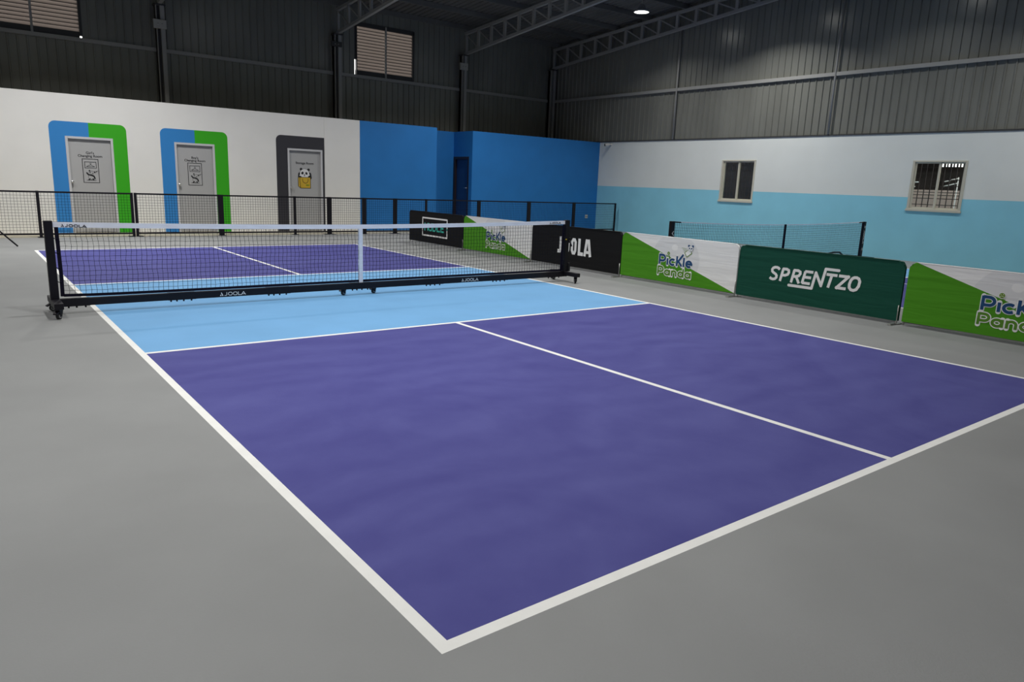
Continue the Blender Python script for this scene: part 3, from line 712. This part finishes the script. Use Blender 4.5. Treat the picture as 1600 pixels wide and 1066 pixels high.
# ------------------------------------------------------------------ main net
YN = 6.7055
net = root('court_net', 'wheeled net with white top tape across the purple and blue court', 'net', (3.03, YN, 0))
CX = 3.03
def tape_z(x):
    if x < 2.97: t = (x+0.31)/3.28; return 0.919+(0.886-0.919)*(1-(1-t)**2)
    t = (x-2.97)/3.42; return 0.886+(0.937-0.886)*t**1.5
def NX(x): return x-CX
for X, top, lab in ((-0.352, 0.932, None), (6.425, 0.946, None)):
    mb = MB(); mb.box(NX(X)-0.037, NX(X)+0.037, -0.037, 0.037, 0.08, top, 'black'); post = mb.build('post', net, bevel=0.004)
    mb = MB(); mb.box(NX(X)-0.04, NX(X)+0.04, -0.33, 0.29, 0.100, 0.158, 'black'); ft = mb.build('foot', net, bevel=0.004)
    for yy in (-0.27, 0.235): add_caster(ft, NX(X), yy, 0.9 if yy < 0 else 0.3)
    if X > 0:
        mb = MB(); mb.box(NX(X)+0.03, NX(X)+0.075, -0.05, 0.05, 0.16, 0.29, 'black'); mb.box(NX(X)-0.05, NX(X)-0.03, -0.05, 0.05, 0.16, 0.27, 'black'); mb.build('clamp_bracket', post)
        mb = MB(); mb.box(NX(X)-0.05, NX(X)-0.036, -0.045, 0.045, 0.62, 0.69, 'black'); mb.box(NX(X)+0.036, NX(X)+0.06, -0.045, 0.03, 0.60, 0.68, 'black'); mb.tube([(NX(X)+0.045, -0.04, 0.64), (NX(X)+0.06, -0.08, 0.55)], 0.01, 'black'); wn = mb.build('winch', post)
        mb = MB(); mb.box(NX(X)-0.046, NX(X)-0.022, -0.050, -0.045, 0.648, 0.662, 'yellow_tag'); mb.build('tag', wn)
mb = MB(); mb.box(NX(-0.315), NX(6.388), -0.03, 0.03, 0.079, 0.155, 'black'); baro = mb.build('base_bar', net, bevel=0.004)
for xc in (-0.19, 0.83, 1.90, 2.965, 4.05, 5.165, 6.22):
    mb = MB(); mb.box(NX(xc)-0.14, NX(xc)+0.14, -0.031, 0.031, 0.0775, 0.1565, 'black')
    for k in (-0.11, -0.05, 0.02, 0.10): mb.tube([(NX(xc)+k, 0, 0.076), (NX(xc)+k, 0, 0.058)], 0.009, 'black', 8)
    mb.build('joint_sleeve', baro)
for xc in (2.755, 3.175): add_caster(baro, NX(xc), 0.045, 0.35)
# white tape, strap
mb = MB(); N = 40; x0, x1 = -0.315, 6.388
for i in range(N):
    xa, xb = x0+(x1-x0)*i/N, x0+(x1-x0)*(i+1)/N
    for yo, sgn in ((-0.006, 1), (0.006, -1)):
        mb.poly([(NX(xa), yo, tape_z(xa)-0.052), (NX(xb), yo, tape_z(xb)-0.052), (NX(xb), yo*0.7, tape_z(xb)), (NX(xa), yo*0.7, tape_z(xa))], 'tape', True)
    mb.poly([(NX(xa), -0.0042, tape_z(xa)), (NX(xb), -0.0042, tape_z(xb)), (NX(xb), 0.0042, tape_z(xb)), (NX(xa), 0.0042, tape_z(xa))], 'tape', True)
tp = mb.build('top_tape', net, recalc=False)
mb = MB(); joola(mb, lambda a, b: (NX(-0.245)+a, -0.0085, tape_z(-0.15)-0.043+b-0.05*a), 0.028, 'ink', wd=0.23); l_ = mb.build('tape_lettering', tp, recalc=False)
mb = MB(); joola(mb, lambda a, b: (NX(6.075)+a, -0.0085, tape_z(6.075)-0.043+b+0.02*a), 0.028, 'ink', wd=0.23); mb.build('tape_lettering', tp, recalc=False)
mb = MB(); joola(mb, lambda a, b: (NX(1.225)+a, -0.0345, 0.095+b), 0.040, 'white', wide=1.2); mb.build('bar_lettering', baro, recalc=False)
mb = MB(); joola(mb, lambda a, b: (NX(4.485)+a, -0.0345, 0.095+b), 0.040, 'white', wide=1.2); mb.build('bar_lettering', baro, recalc=False)
mb = MB(); mb.box(NX(2.968)-0.026, NX(2.968)+0.026, -0.013, -0.009, 0.115, tape_z(2.968)-0.045, 'tape'); mb.box(NX(2.968)-0.026, NX(2.968)+0.026, 0.009, 0.013, 0.15, tape_z(2.968)-0.045, 'tape')
mb.build('center_strap', net)
# cord netting
XA, XB = -0.272, 6.36; mb = MB()
def zb_(x): return 0.178+0.012*math.exp(-(x-XA)/0.25)
nv = int((XB-XA)/0.0485); NR = 14
def node(i, j):
    x = XA+(XB-XA)*i/nv; zt = tape_z(x)-0.04; z0 = zb_(x); t = j/NR
    h1 = math.sin(i*12.9898+j*78.233)*43758.5453; h1 -= math.floor(h1); h2 = math.sin(i*39.3467+j*11.135)*24634.6345; h2 -= math.floor(h2)
    k = 0 if j in (0, NR) else 1
    return (NX(x)+(0.004*math.sin(j*1.3+i*0.21)+0.006*(h1-0.5))*k, 0.004*math.sin(i*0.5+j)*k, z0+(zt-z0)*t+0.005*(h2-0.5)*k)
TH = 0.0042
def cord(mb, pts, r_):
    mb.tube(pts, r_, 'cord', 4, cap=False, smooth=False)
for i in range(nv+1): cord(mb, [node(i, j) for j in range(NR+1)], TH/2)
for j in range(1, NR): cord(mb, [node(i, j) for i in range(nv+1)], TH/2)
mb.build('netting', net, recalc=False)
mb = MB(); pts = [(NX(XA+(XB-XA)*i/30), 0, zb_(XA+(XB-XA)*i/30)) for i in range(31)]
for a, b in zip(pts[:-1], pts[1:]): mb.bar(a, b, 0.012, 0.028, 'black_cloth')
mb.build('bottom_tape', net)
for X in (-0.285, 6.365):
    mb = MB(); zs = [0.87, 0.80, 0.7, 0.55, 0.4, 0.25, 0.18]; bow = [0.0, 0.0, 0.002, 0.004, 0.006, 0.004, 0.002]
    sg = 1 if X < 0 else -1
    pts = [(NX(X)+sg*b_, 0, z) for z, b_ in zip(zs, bow)]
    for a, b in zip(pts[:-1], pts[1:]): mb.bar(a, b, 0.034, 0.012, 'black_cloth', up=(0, 1, 0))
    sl = mb.build('side_sleeve', net)
    mb = MB(); px = X-0.04*sg
    for z in (0.76, 0.62, 0.47, 0.33):
        mb.tube([(NX(px), -0.01, z+0.01), (NX((px+X)/2), -0.015, z-0.004), (NX(X)+0.005*sg, -0.01, z)], 0.004, 'black_cloth', 6)
    mb.build('lacing', sl)

# ------------------------------------------------------------------ second court net behind the banners
n2 = root('court_net', 'slimmer black net on the second court behind the dark green banner', 'net', (12.13, 6.66, 0), rotz=0)
def N2(x): return x-12.13
def y2(x): return (x-12.13)*-0.018
for X, top in ((8.905, 0.93), (15.385, 0.93)):
    s_ = 1 if X < 10 else -1
    mb = MB(); yy = y2(X); mb.box(N2(X)-0.045, N2(X)+0.045, yy-0.03, yy+0.03, 0.10, top, 'black'); p_ = mb.build('post', n2, bevel=0.004)
    mb = MB(); mb.bar((N2(X), yy, top-0.012), (N2(X)+s_*0.22, yy, top-0.022), 0.03, 0.022, 'black'); mb.build('top_arm', p_)
    mb = MB(); mb.box(N2(X)-0.035, N2(X)+0.035, yy-0.32, yy+0.32, 0.10, 0.15, 'black'); ft = mb.build('foot', n2)
    for q in (-0.27, 0.27): add_caster(ft, N2(X), yy+q, 0.4)
    mb = MB()
    if s_ > 0:
        fn = lambda a, b: (N2(X)+a, yy-0.032, 0.66+b)
        stroke(mb, [(0.025, 0.10), (-0.02, 0.06), (0.025, 0.02)], 0.012, fn, 'white')
    else:
        fn = lambda a, b: (N2(15.385)-0.025+b, y2(15.385)-0.032, 0.84-a)
        stroke(mb, [(0.0, 0.0), (0.05, 0.025), (0.0, 0.05)], 0.012, fn, 'white')
        joola(mb, lambda a, b: fn(a+0.10, b), 0.05, 'white', wide=1.25, mark=False, wd=0.2)
        stroke(mb, [(0.56, 0.0), (0.50, 0.025), (0.56, 0.05)], 0.012, fn, 'white')
    mb.build('post_lettering', p_, recalc=False)
mb = MB(); a_, b_ = 8.95, 15.34
def t2(x):
    t = (x-12.13)/3.2; return 0.862+0.058*t*t
def V2(x, z): return (N2(x), y2(x), z)
for i in range(30):
    xa, xb = a_+(b_-a_)*i/30, a_+(b_-a_)*(i+1)/30; mb.bar(V2(xa, t2(xa)), V2(xb, t2(xb)), 0.01, 0.016, 'tape')
mb.build('top_tape', n2)
mb = MB(); nv = int((b_-a_)/0.048)
for i in range(nv+1):
    x = a_+(b_-a_)*i/nv; mb.bar(V2(x, 0.12), V2(x+0.003*math.sin(i*2.1), t2(x)-0.005), 0.0035, 0.0035, 'cord', up=(0, 1, 0))
for j in range(1, 16):
    pts = [V2(a_+(b_-a_)*i/16, 0.12+(t2(a_+(b_-a_)*i/16)-0.12)*j/16) for i in range(17)]; cord(mb, pts, 0.0022)
mb.build('netting', n2)
mb = MB(); mb.box(N2(12.30)-0.035, N2(12.30)+0.035, y2(12.3)-0.014, y2(12.3)-0.008, 0.12, t2(12.3)+0.01, 'black_cloth'); mb.build('center_strap', n2)
mb = MB(); mb.bar(V2(8.95, 0.12), V2(15.34, 0.12), 0.04, 0.06, 'black'); mb.build('base_bar', n2)
mb = MB(); mb.tube([V2(13.85, 0.15), V2(13.95, 0.22), V2(14.25, 0.26), V2(14.5, 0.255), V2(14.62, 0.20), V2(14.66, 0.15)], 0.02, 'black'); mb.build('carry_handle', n2)

# ------------------------------------------------------------------ banners on tube frames
XBN = 7.70; ZB0, ZB1 = 0.055, 0.752
def clip(poly, f_):
    out = []
    for i in range(len(poly)):
        p, q = poly[i], poly[(i+1) % len(poly)]; a, b = f_(*p), f_(*q)
        if a >= 0: out.append(p)
        if (a > 0 > b) or (a < 0 < b): t = a/(a-b); out.append((p[0]+(q[0]-p[0])*t, p[1]+(q[1]-p[1])*t))
    return out
def banner(yl, yr, label, fab, diag=False):
    # yl: end on the viewer's left (larger y); local u runs to the viewer's right
    L = yl-yr; rr = 0.085
    R_ = root('banner_stand', label, 'banner', (XBN, (yl+yr)/2, 0), 'fabric banners in a row beside the court')
    def fn(a, b, d=0.0): return (-0.017-d, L/2-a, b)
    out = [(0.006, ZB0), (L-0.006, ZB0)]+arc(L-0.006-rr, ZB1-rr, rr, rr, 0, 90, 7)+arc(0.006+rr, ZB1-rr, rr, rr, 90, 180, 7)
    mb = MB()
    if diag:
        x0d, z0d, x1d, z1d = 0.095, ZB1, L-0.03, ZB0
        side = lambda a, b: (b-z0d)*(x1d-x0d)-(a-x0d)*(z1d-z0d)     # >0 above the diagonal
        wp = clip(out, side); gp = clip(out, lambda a, b: -side(a, b))
        for pl, mm in ((wp, 'fab_white'), (gp, 'fab_green')):
            mb.poly([fn(*p) for p in pl], mm); mb.poly([(0.017, L/2-a, b) for a, b in reversed(pl)], mm)
            n = len(pl)
            for i in range(n):
                p, q_ = pl[i], pl[(i+1) % n]
                if abs(side(*p)) < 1e-4 and abs(side(*q_)) < 1e-4: continue
                mb.poly([fn(*p), (0.017, L/2-p[0], p[1]), (0.017, L/2-q_[0], q_[1]), fn(*q_)], mm, False)
    else:
        mb.poly([fn(*p) for p in out], fab); mb.poly([(0.017, L/2-a, b) for a, b in reversed(out)], fab); n = len(out)
        for i in range(n):
            p, q_ = out[i], out[(i+1) % n]
            mb.poly([fn(*p), (0.017, L/2-p[0], p[1]), (0.017, L/2-q_[0], q_[1]), fn(*q_)], fab, False)
    cov = mb.build('fabric_cover', R_)
    b_ = bmesh.new(); b_.from_mesh(cov.data); bmesh.ops.remove_doubles(b_, verts=b_.verts, dist=1e-5); b_.to_mesh(cov.data); b_.free()
    md = cov.modifiers.new('bevel', 'BEVEL'); md.width = 0.012; md.segments = 3; md.limit_method = 'ANGLE'; md.angle_limit = 0.9
    # low tube frame below the cloth, foot and pin at the viewer's left end
    mb = MB(); mb.tube([(0, L/2-0.02, 0.046), (0, -L/2+0.02, 0.046)], 0.010, 'alu', 8)
    for e in (L/2-0.02, -L/2+0.02): mb.tube([(0, e, 0.01), (0, e, 0.10)], 0.011, 'alu', 8)
    mb.build('tube_frame', R_)
    mb = MB(); e = -L/2+0.032
    mb.box(-0.155, 0.145, e-0.03, e+0.03, 0.0, 0.010, 'alu'); mb.box(-0.15, -0.02, e-0.022, e+0.022, 0.010, 0.02, 'alu'); mb.build('foot', R_, bevel=0.003)
    mb = MB(); mb.tube([(-0.026, -L/2+0.004, 0.008), (-0.026, -L/2+0.004, 0.235)], 0.007, 'alu', 8); mb.build('locking_pin', R_)
    def dec(d): return lambda a, b: fn(a, b, d)
    return R_, cov, L, dec, (out if not diag else (out, wp, side))

# letters of the two-line club logo, cap height 1
LET = {
 'P': ([[(0.13, 0), (0.13, 1)], [(0.13, 0.93), (0.42, 0.93)]+arc(0.42, 0.65, 0.26, 0.28, 90, -90, 10)+[(0.13, 0.37)]], 0.80),
 'i': ([[(0.12, 0), (0.12, 0.66)]], 0.26),
 'c': ([arc(0.36, 0.33, 0.27, 0.27, 50, 310, 16)], 0.66),
 'k': ([[(0.12, 0), (0.12, 0.98)], [(0.14, 0.30), (0.70, 1.20)], [(0.32, 0.42), (0.60, 0.02)]], 0.66),
 'l': ([[(0.12, 0), (0.12, 0.90)]], 0.25),
 'e': ([[(0.12, 0.34), (0.60, 0.34)]+arc(0.36, 0.33, 0.25, 0.27, 0, 310, 18)], 0.68),
 'a': ([arc(0.35, 0.33, 0.25, 0.27, 0, 360, 18), [(0.62, 0), (0.62, 0.66)]], 0.76),
 'n': ([[(0.12, 0), (0.12, 0.66)], [(0.12, 0.38)]+arc(0.35, 0.36, 0.23, 0.25, 180, 0, 10)+[(0.58, 0)]], 0.73),
 'd': ([arc(0.35, 0.33, 0.25, 0.27, 0, 360, 18), [(0.62, 0), (0.62, 1.0)]], 0.76)}
def word(s): 
    x = 0; out = []
    for ch in s:
        st, adv = LET[ch]; out += [[(a+x, b) for a, b in p] for p in st]; x += adv
    return out, x
def club_logo(R_, cov, dec, u0, wlen):
    # u0: left end of the words on the cloth
    mb = MB(); s1, w1 = word('Pickle'); s2, w2 = word('Panda')
    z1, h1 = 0.322, 0.155; z2, h2 = 0.160, 0.130
    k1 = wlen*0.98/w1; k2 = wlen/w2
    A = [[(u0+0.012+a*k1, z1+b*h1) for a, b in p] for p in s1]; B = [[(u0+a*k2, z2+b*h2) for a, b in p] for p in s2]
    for p in A+B: stroke(mb, p, 0.050, dec(0.0012), 'fab_white', True)
    mb.build('logo_outline', cov, recalc=False)
    mb = MB()
    for p in A: stroke(mb, p, 0.033, dec(0.0034), 'logo_navy')
    mb.build('logo_word', cov, recalc=False)
    mb = MB()
    for p in B: stroke(mb, p, 0.029, dec(0.0034), 'logo_green')
    mb.build('logo_word', cov, recalc=False)
    mb = MB(); xb = u0+0.012+0.98*k1
    disc(mb, xb, 0.500, 0.034, 0.034, dec(0.0040), 'fab_white'); disc(mb, xb, 0.500, 0.028, 0.028, dec(0.0046), 'logo_olive')
    for a, b in ((-0.012, 0.008), (0.010, 0.012), (0.0, -0.006), (0.014, -0.010), (-0.014, -0.012)): disc(mb, xb+a, 0.5+b, 0.0042, 0.0042, dec(0.0058), 'fab_white', 8)
    stroke(mb, [(xb-0.01, 0.458), (xb+0.012, 0.462), (xb+0.035, 0.452)], 0.010, dec(0.0040), 'logo_green')
    # paddle with a bear's face at the end of the long stroke of the k
    px, pz = u0+0.585, 0.555
    quad = [(px-0.075, pz-0.015), (px-0.022, pz-0.085), (px+0.075, pz-0.015), (px+0.02, pz+0.055)]
    mb.poly([dec(0.0040)(*p) for p in quad], 'logo_olive')
    mb.poly([dec(0.0046)(*p) for p in [(px-0.06, pz-0.015), (px-0.02, pz-0.070), (px+0.060, pz-0.013), (px+0.02, pz+0.045)]], 'fab_white')
    for k in range(3): stroke(mb, [(px-0.13+0.02*k, pz+0.055-0.022*k), (px-0.03, pz+0.045-0.022*k)], 0.004, dec(0.0040), 'logo_olive')
    fx, fz = px+0.042, pz+0.055
    for sx in (-1, 1): disc(mb, fx+sx*0.037, fz+0.037, 0.018, 0.018, dec(0.0052), 'logo_navy')
    disc(mb, fx, fz, 0.047, 0.043, dec(0.0058), 'logo_navy'); disc(mb, fx, fz, 0.044, 0.040, dec(0.0066), 'fab_white')
    for sx in (-1, 1): disc(mb, fx+sx*0.019, fz+0.003, 0.011, 0.014, dec(0.0074), 'logo_navy', 12, rot=-0.5*sx)
    disc(mb, fx, fz-0.013, 0.005, 0.004, dec(0.0074), 'logo_navy', 10); stroke(mb, [(fx-0.010, fz-0.022), (fx, fz-0.026), (fx+0.010, fz-0.022)], 0.003, dec(0.0074), 'logo_navy')
    mb.build('logo_emblem', cov, recalc=False)
def faded_print(cov, dec, wp_side, L):
    out, wp, side = wp_side; mb = MB()
    c = (L*0.5, 0.42); P = [(c[0]+0.46*math.cos(2*PI*i/40), c[1]+0.40*math.sin(2*PI*i/40)) for i in range(40)]
    f_ = lambda a, b: side(a, b)-0.0
    P = clip(P, f_); P = clip(P, lambda a, b: ZB1-0.018-b)
    if len(P) > 2: mb.poly([dec(0.0006)(*p) for p in P], 'fab_grey')
    Q = clip([(c[0]-0.02+0.06*math.cos(2*PI*i/20), 0.60+0.05*math.sin(2*PI*i/20)) for i in range(20)], f_)
    mb.poly([dec(0.0010)(*p) for p in Q], 'fab_white')
    mb.build('faded_print', cov, recalc=False)
# 1: black with a boxed teal word
R_, cov, L, dec, _ = banner(13.79, 11.445, 'black banner with a teal word in a white box, farthest of the row', 'fab_black')
mb = MB(); u0 = 13.79-13.165; u1 = 13.79-12.10
stroke(mb, [(u0, 0.61), (u1, 0.61), (u1, 0.43)], 0.034, dec(0.0012), 'fab_white', True)
stroke(mb, [(u1, 0.36), (u1, 0.21), (u0, 0.21), (u0, 0.61)], 0.034, dec(0.0012), 'fab_white', True)
mb.build('boxed_outline', cov, recalc=False)
mb = MB(); x = u0+0.10; z0, h = 0.315, 0.185; wd = 0.036; wL = 0.135; gp = 0.178
def S(p): stroke(mb, [(x+a*wL, z0+b*h) for a, b in p], wd, dec(0.0012), 'logo_teal')
S([(0, 0), (0, 1)]); S([(1, 0), (1, 1)]); S([(0, 0.5), (1, 0.5)]); x += gp
S([(0, 1), (0, 0.2), (0.2, 0.1), (0.8, 0.1), (1, 0.2), (1, 1)]); x += gp
S([(0.05, 0.1), (0.7, 0.1), (1, 0.3), (1, 0.7), (0.7, 0.9), (0.05, 0.9), (0.05, 0.1)]); x += gp
S([(0.1, 1), (0.1, 0.1), (0.95, 0.1)]); x += gp*0.93
S([(0.95, 0.9), (0.1, 0.9), (0.1, 0.1), (0.95, 0.1)]); S([(0.1, 0.5), (0.85, 0.5)])
disc(mb, u1, 0.395, 0.022, 0.022, dec(0.0012), 'logo_teal', 8)
mb.build('banner_lettering', cov, recalc=False)
# 2: green and white club banner
R_, cov, L, dec, o2 = banner(11.43, 9.085, 'green and white club banner between the two black banners', None, True)
faded_print(cov, dec, o2, L); club_logo(R_, cov, dec, 11.43-10.60, 0.68)
# 3: black with bold white word
R_, cov, L, dec, _ = banner(9.07, 6.725, 'black banner with bold white lettering behind the right net post', 'fab_black')
mb = MB(); zb0, zb1 = 0.262, 0.560
def Q(p, wd=0.062, e=False): stroke(mb, [(9.07-a, b) for a, b in p], wd, dec(0.0012), 'fab_white', e)
Q([(8.245, zb1), (8.245, 0.33), (8.262, 0.296), (8.33, 0.294)])
for c_ in (8.075, 7.888):
    Q([(c_+0.045, 0.34), (c_+0.045, 0.49), (c_+0.02, 0.528), (c_-0.02, 0.528), (c_-0.045, 0.49), (c_-0.045, 0.34), (c_-0.02, 0.294), (c_+0.02, 0.294), (c_+0.045, 0.34)], 0.056)
Q([(7.745, zb1), (7.745, zb0)]); Q([(7.77, 0.292), (7.64, 0.292)])
Q([(7.600, zb0), (7.555, zb1)], 0.058); Q([(7.455, zb0), (7.515, zb1)], 0.062); Q([(7.58, zb1-0.03), (7.49, zb1-0.03)]); Q([(7.58, 0.335), (7.48, 0.335)], 0.05)
mb.build('banner_lettering', cov, recalc=False)
# 4
R_, cov, L, dec, o2 = banner(6.71, 4.44, 'green and white club banner between the black and dark green banners', None, True)
faded_print(cov, dec, o2, L); club_logo(R_, cov, dec, 6.71-5.915, 0.68)
# 5: dark green with slanted word
R_, cov, L, dec, _ = banner(4.425, 2.165, 'dark green banner with slanted white lettering', 'fab_dgreen')
SPR = [[(3.776, 0.471), (3.795, 0.490), (3.82, 0.497), (3.85, 0.495), (3.875, 0.483), (3.889, 0.462), (3.885, 0.438), (3.865, 0.422), (3.83, 0.405), (3.814, 0.385), (3.816, 0.360), (3.835, 0.341), (3.862, 0.333), (3.89, 0.336), (3.915, 0.352)],
 [(3.757, 0.320), (3.722, 0.493)], [(3.732, 0.487), (3.671, 0.489), (3.642, 0.476), (3.638, 0.450), (3.651, 0.422), (3.688, 0.405), (3.739, 0.404)],
 [(3.592, 0.320), (3.560, 0.491)], [(3.57, 0.487), (3.504, 0.488), (3.475, 0.475), (3.472, 0.450), (3.490, 0.422), (3.532, 0.407), (3.576, 0.407)], [(3.526, 0.408), (3.478, 0.322)],
 [(3.434, 0.331), (3.402, 0.490)], [(3.407, 0.490), (3.292, 0.490)], [(3.420, 0.416), (3.315, 0.416)], [(3.436, 0.338), (3.322, 0.338)],
 [(3.62, 0.283), (3.293, 0.283), (3.255, 0.492), (3.168, 0.332), (3.128, 0.553), (2.954, 0.553)],
 [(3.110, 0.488), (2.965, 0.488)], [(3.037, 0.488), (3.072, 0.322)], [(2.945, 0.489), (2.822, 0.489), (2.958, 0.338), (2.838, 0.338)],
 [(2.744, 0.491), (2.715, 0.493), (2.690, 0.483), (2.673, 0.450), (2.680, 0.392), (2.705, 0.348), (2.740, 0.332), (2.772, 0.337), (2.795, 0.360), (2.799, 0.400), (2.787, 0.450), (2.768, 0.478), (2.744, 0.491)]]
mb = MB()
for p in SPR: stroke(mb, [(4.425-a, b) for a, b in p], 0.036, dec(0.0012), 'fab_white', len(p) == 6)
mb.build('banner_lettering', cov, recalc=False)
# 6
R_, cov, L, dec, o2 = banner(2.12, -0.15, 'green and white club banner cut off by the right edge', None, True)
faded_print(cov, dec, o2, L); club_logo(R_, cov, dec, 2.12-1.345, 0.68)

# ------------------------------------------------------------------ outside, seen through the windows
mb = MB(); mb.box(XR+0.18, 40, -12, 30, -0.05, 0, 'ground'); struct(mb.build('trim_2'), 'bare ground outside the right wall', 'ground')
mb = MB(); mb.box(19.5, 19.65, 2.0, 9.2, 0, 1.73, 'brick'); tag(mb.build('boundary_wall'), 'brown brick wall outside the nearer sliding window', 'wall')
R_ = root('open_shed', 'dark metal shed standing outside the sliding windows', 'shed', (22, 11, 0))
mb = MB(); mb.box(1.0, 1.1, -9, 9, 0, 2.46, 'shed'); mb.build('shed_wall', R_)
mb = MB(); mb.hexa([(-1.2, -9, 2.84), (1.6, -9, 2.62), (1.6, 9, 2.62), (-1.2, 9, 2.84), (-1.2, -9, 2.89), (1.6, -9, 2.67), (1.6, 9, 2.67), (-1.2, 9, 2.89)], 'shed'); mb.build('shed_roof', R_)
mb = MB(); mb.box(1.02, 1.08, -2.6, 9, 2.46, 2.66, 'shed'); mb.box(1.02, 1.08, -9, -3.9, 2.46, 2.66, 'shed')
for i in range(14): mb.box(1.03, 1.07, -3.85+i*0.09, -3.82+i*0.09, 2.46, 2.66, 'shed')
mb.build('vent_lattice', R_)
mb = MB(); mb.box(-2.4, -2.3, 0.6, 9, 0.0, 2.95, 'shed'); mb.build('darkening_screen', R_)  # dark sheet added to keep the farther window's view dark
R_ = root('reflection_streaks', 'added white tubes built for reflections on the glass of the nearer sliding window', 'reflection', (19.3, 6.33, 0))  # bright reflections on the glass, built as added white tubes outside
for a, b in (((0, 0.31, 1.945), (0, 0.0, 2.031)), ((0, 0.32, 1.824), (0, -0.02, 1.92)), ((0, 1.20, 1.918), (0, 0.955, 1.923)), ((0, 1.20, 1.80), (0, 1.02, 1.806))):
    mb = MB(); mb.tube([a, b], 0.014, 'white'); mb.build('rail', R_)  # each tube is one reflection streak
mb = MB(); mb.tube([(0.02, 0, 0), (0.02, 0, 2.06)], 0.014, 'white'); mb.build('streak_upright', R_)
mb = MB(); mb.tube([(0.02, 1.20, 0), (0.02, 1.20, 2.0)], 0.014, 'white'); mb.build('streak_upright', R_)
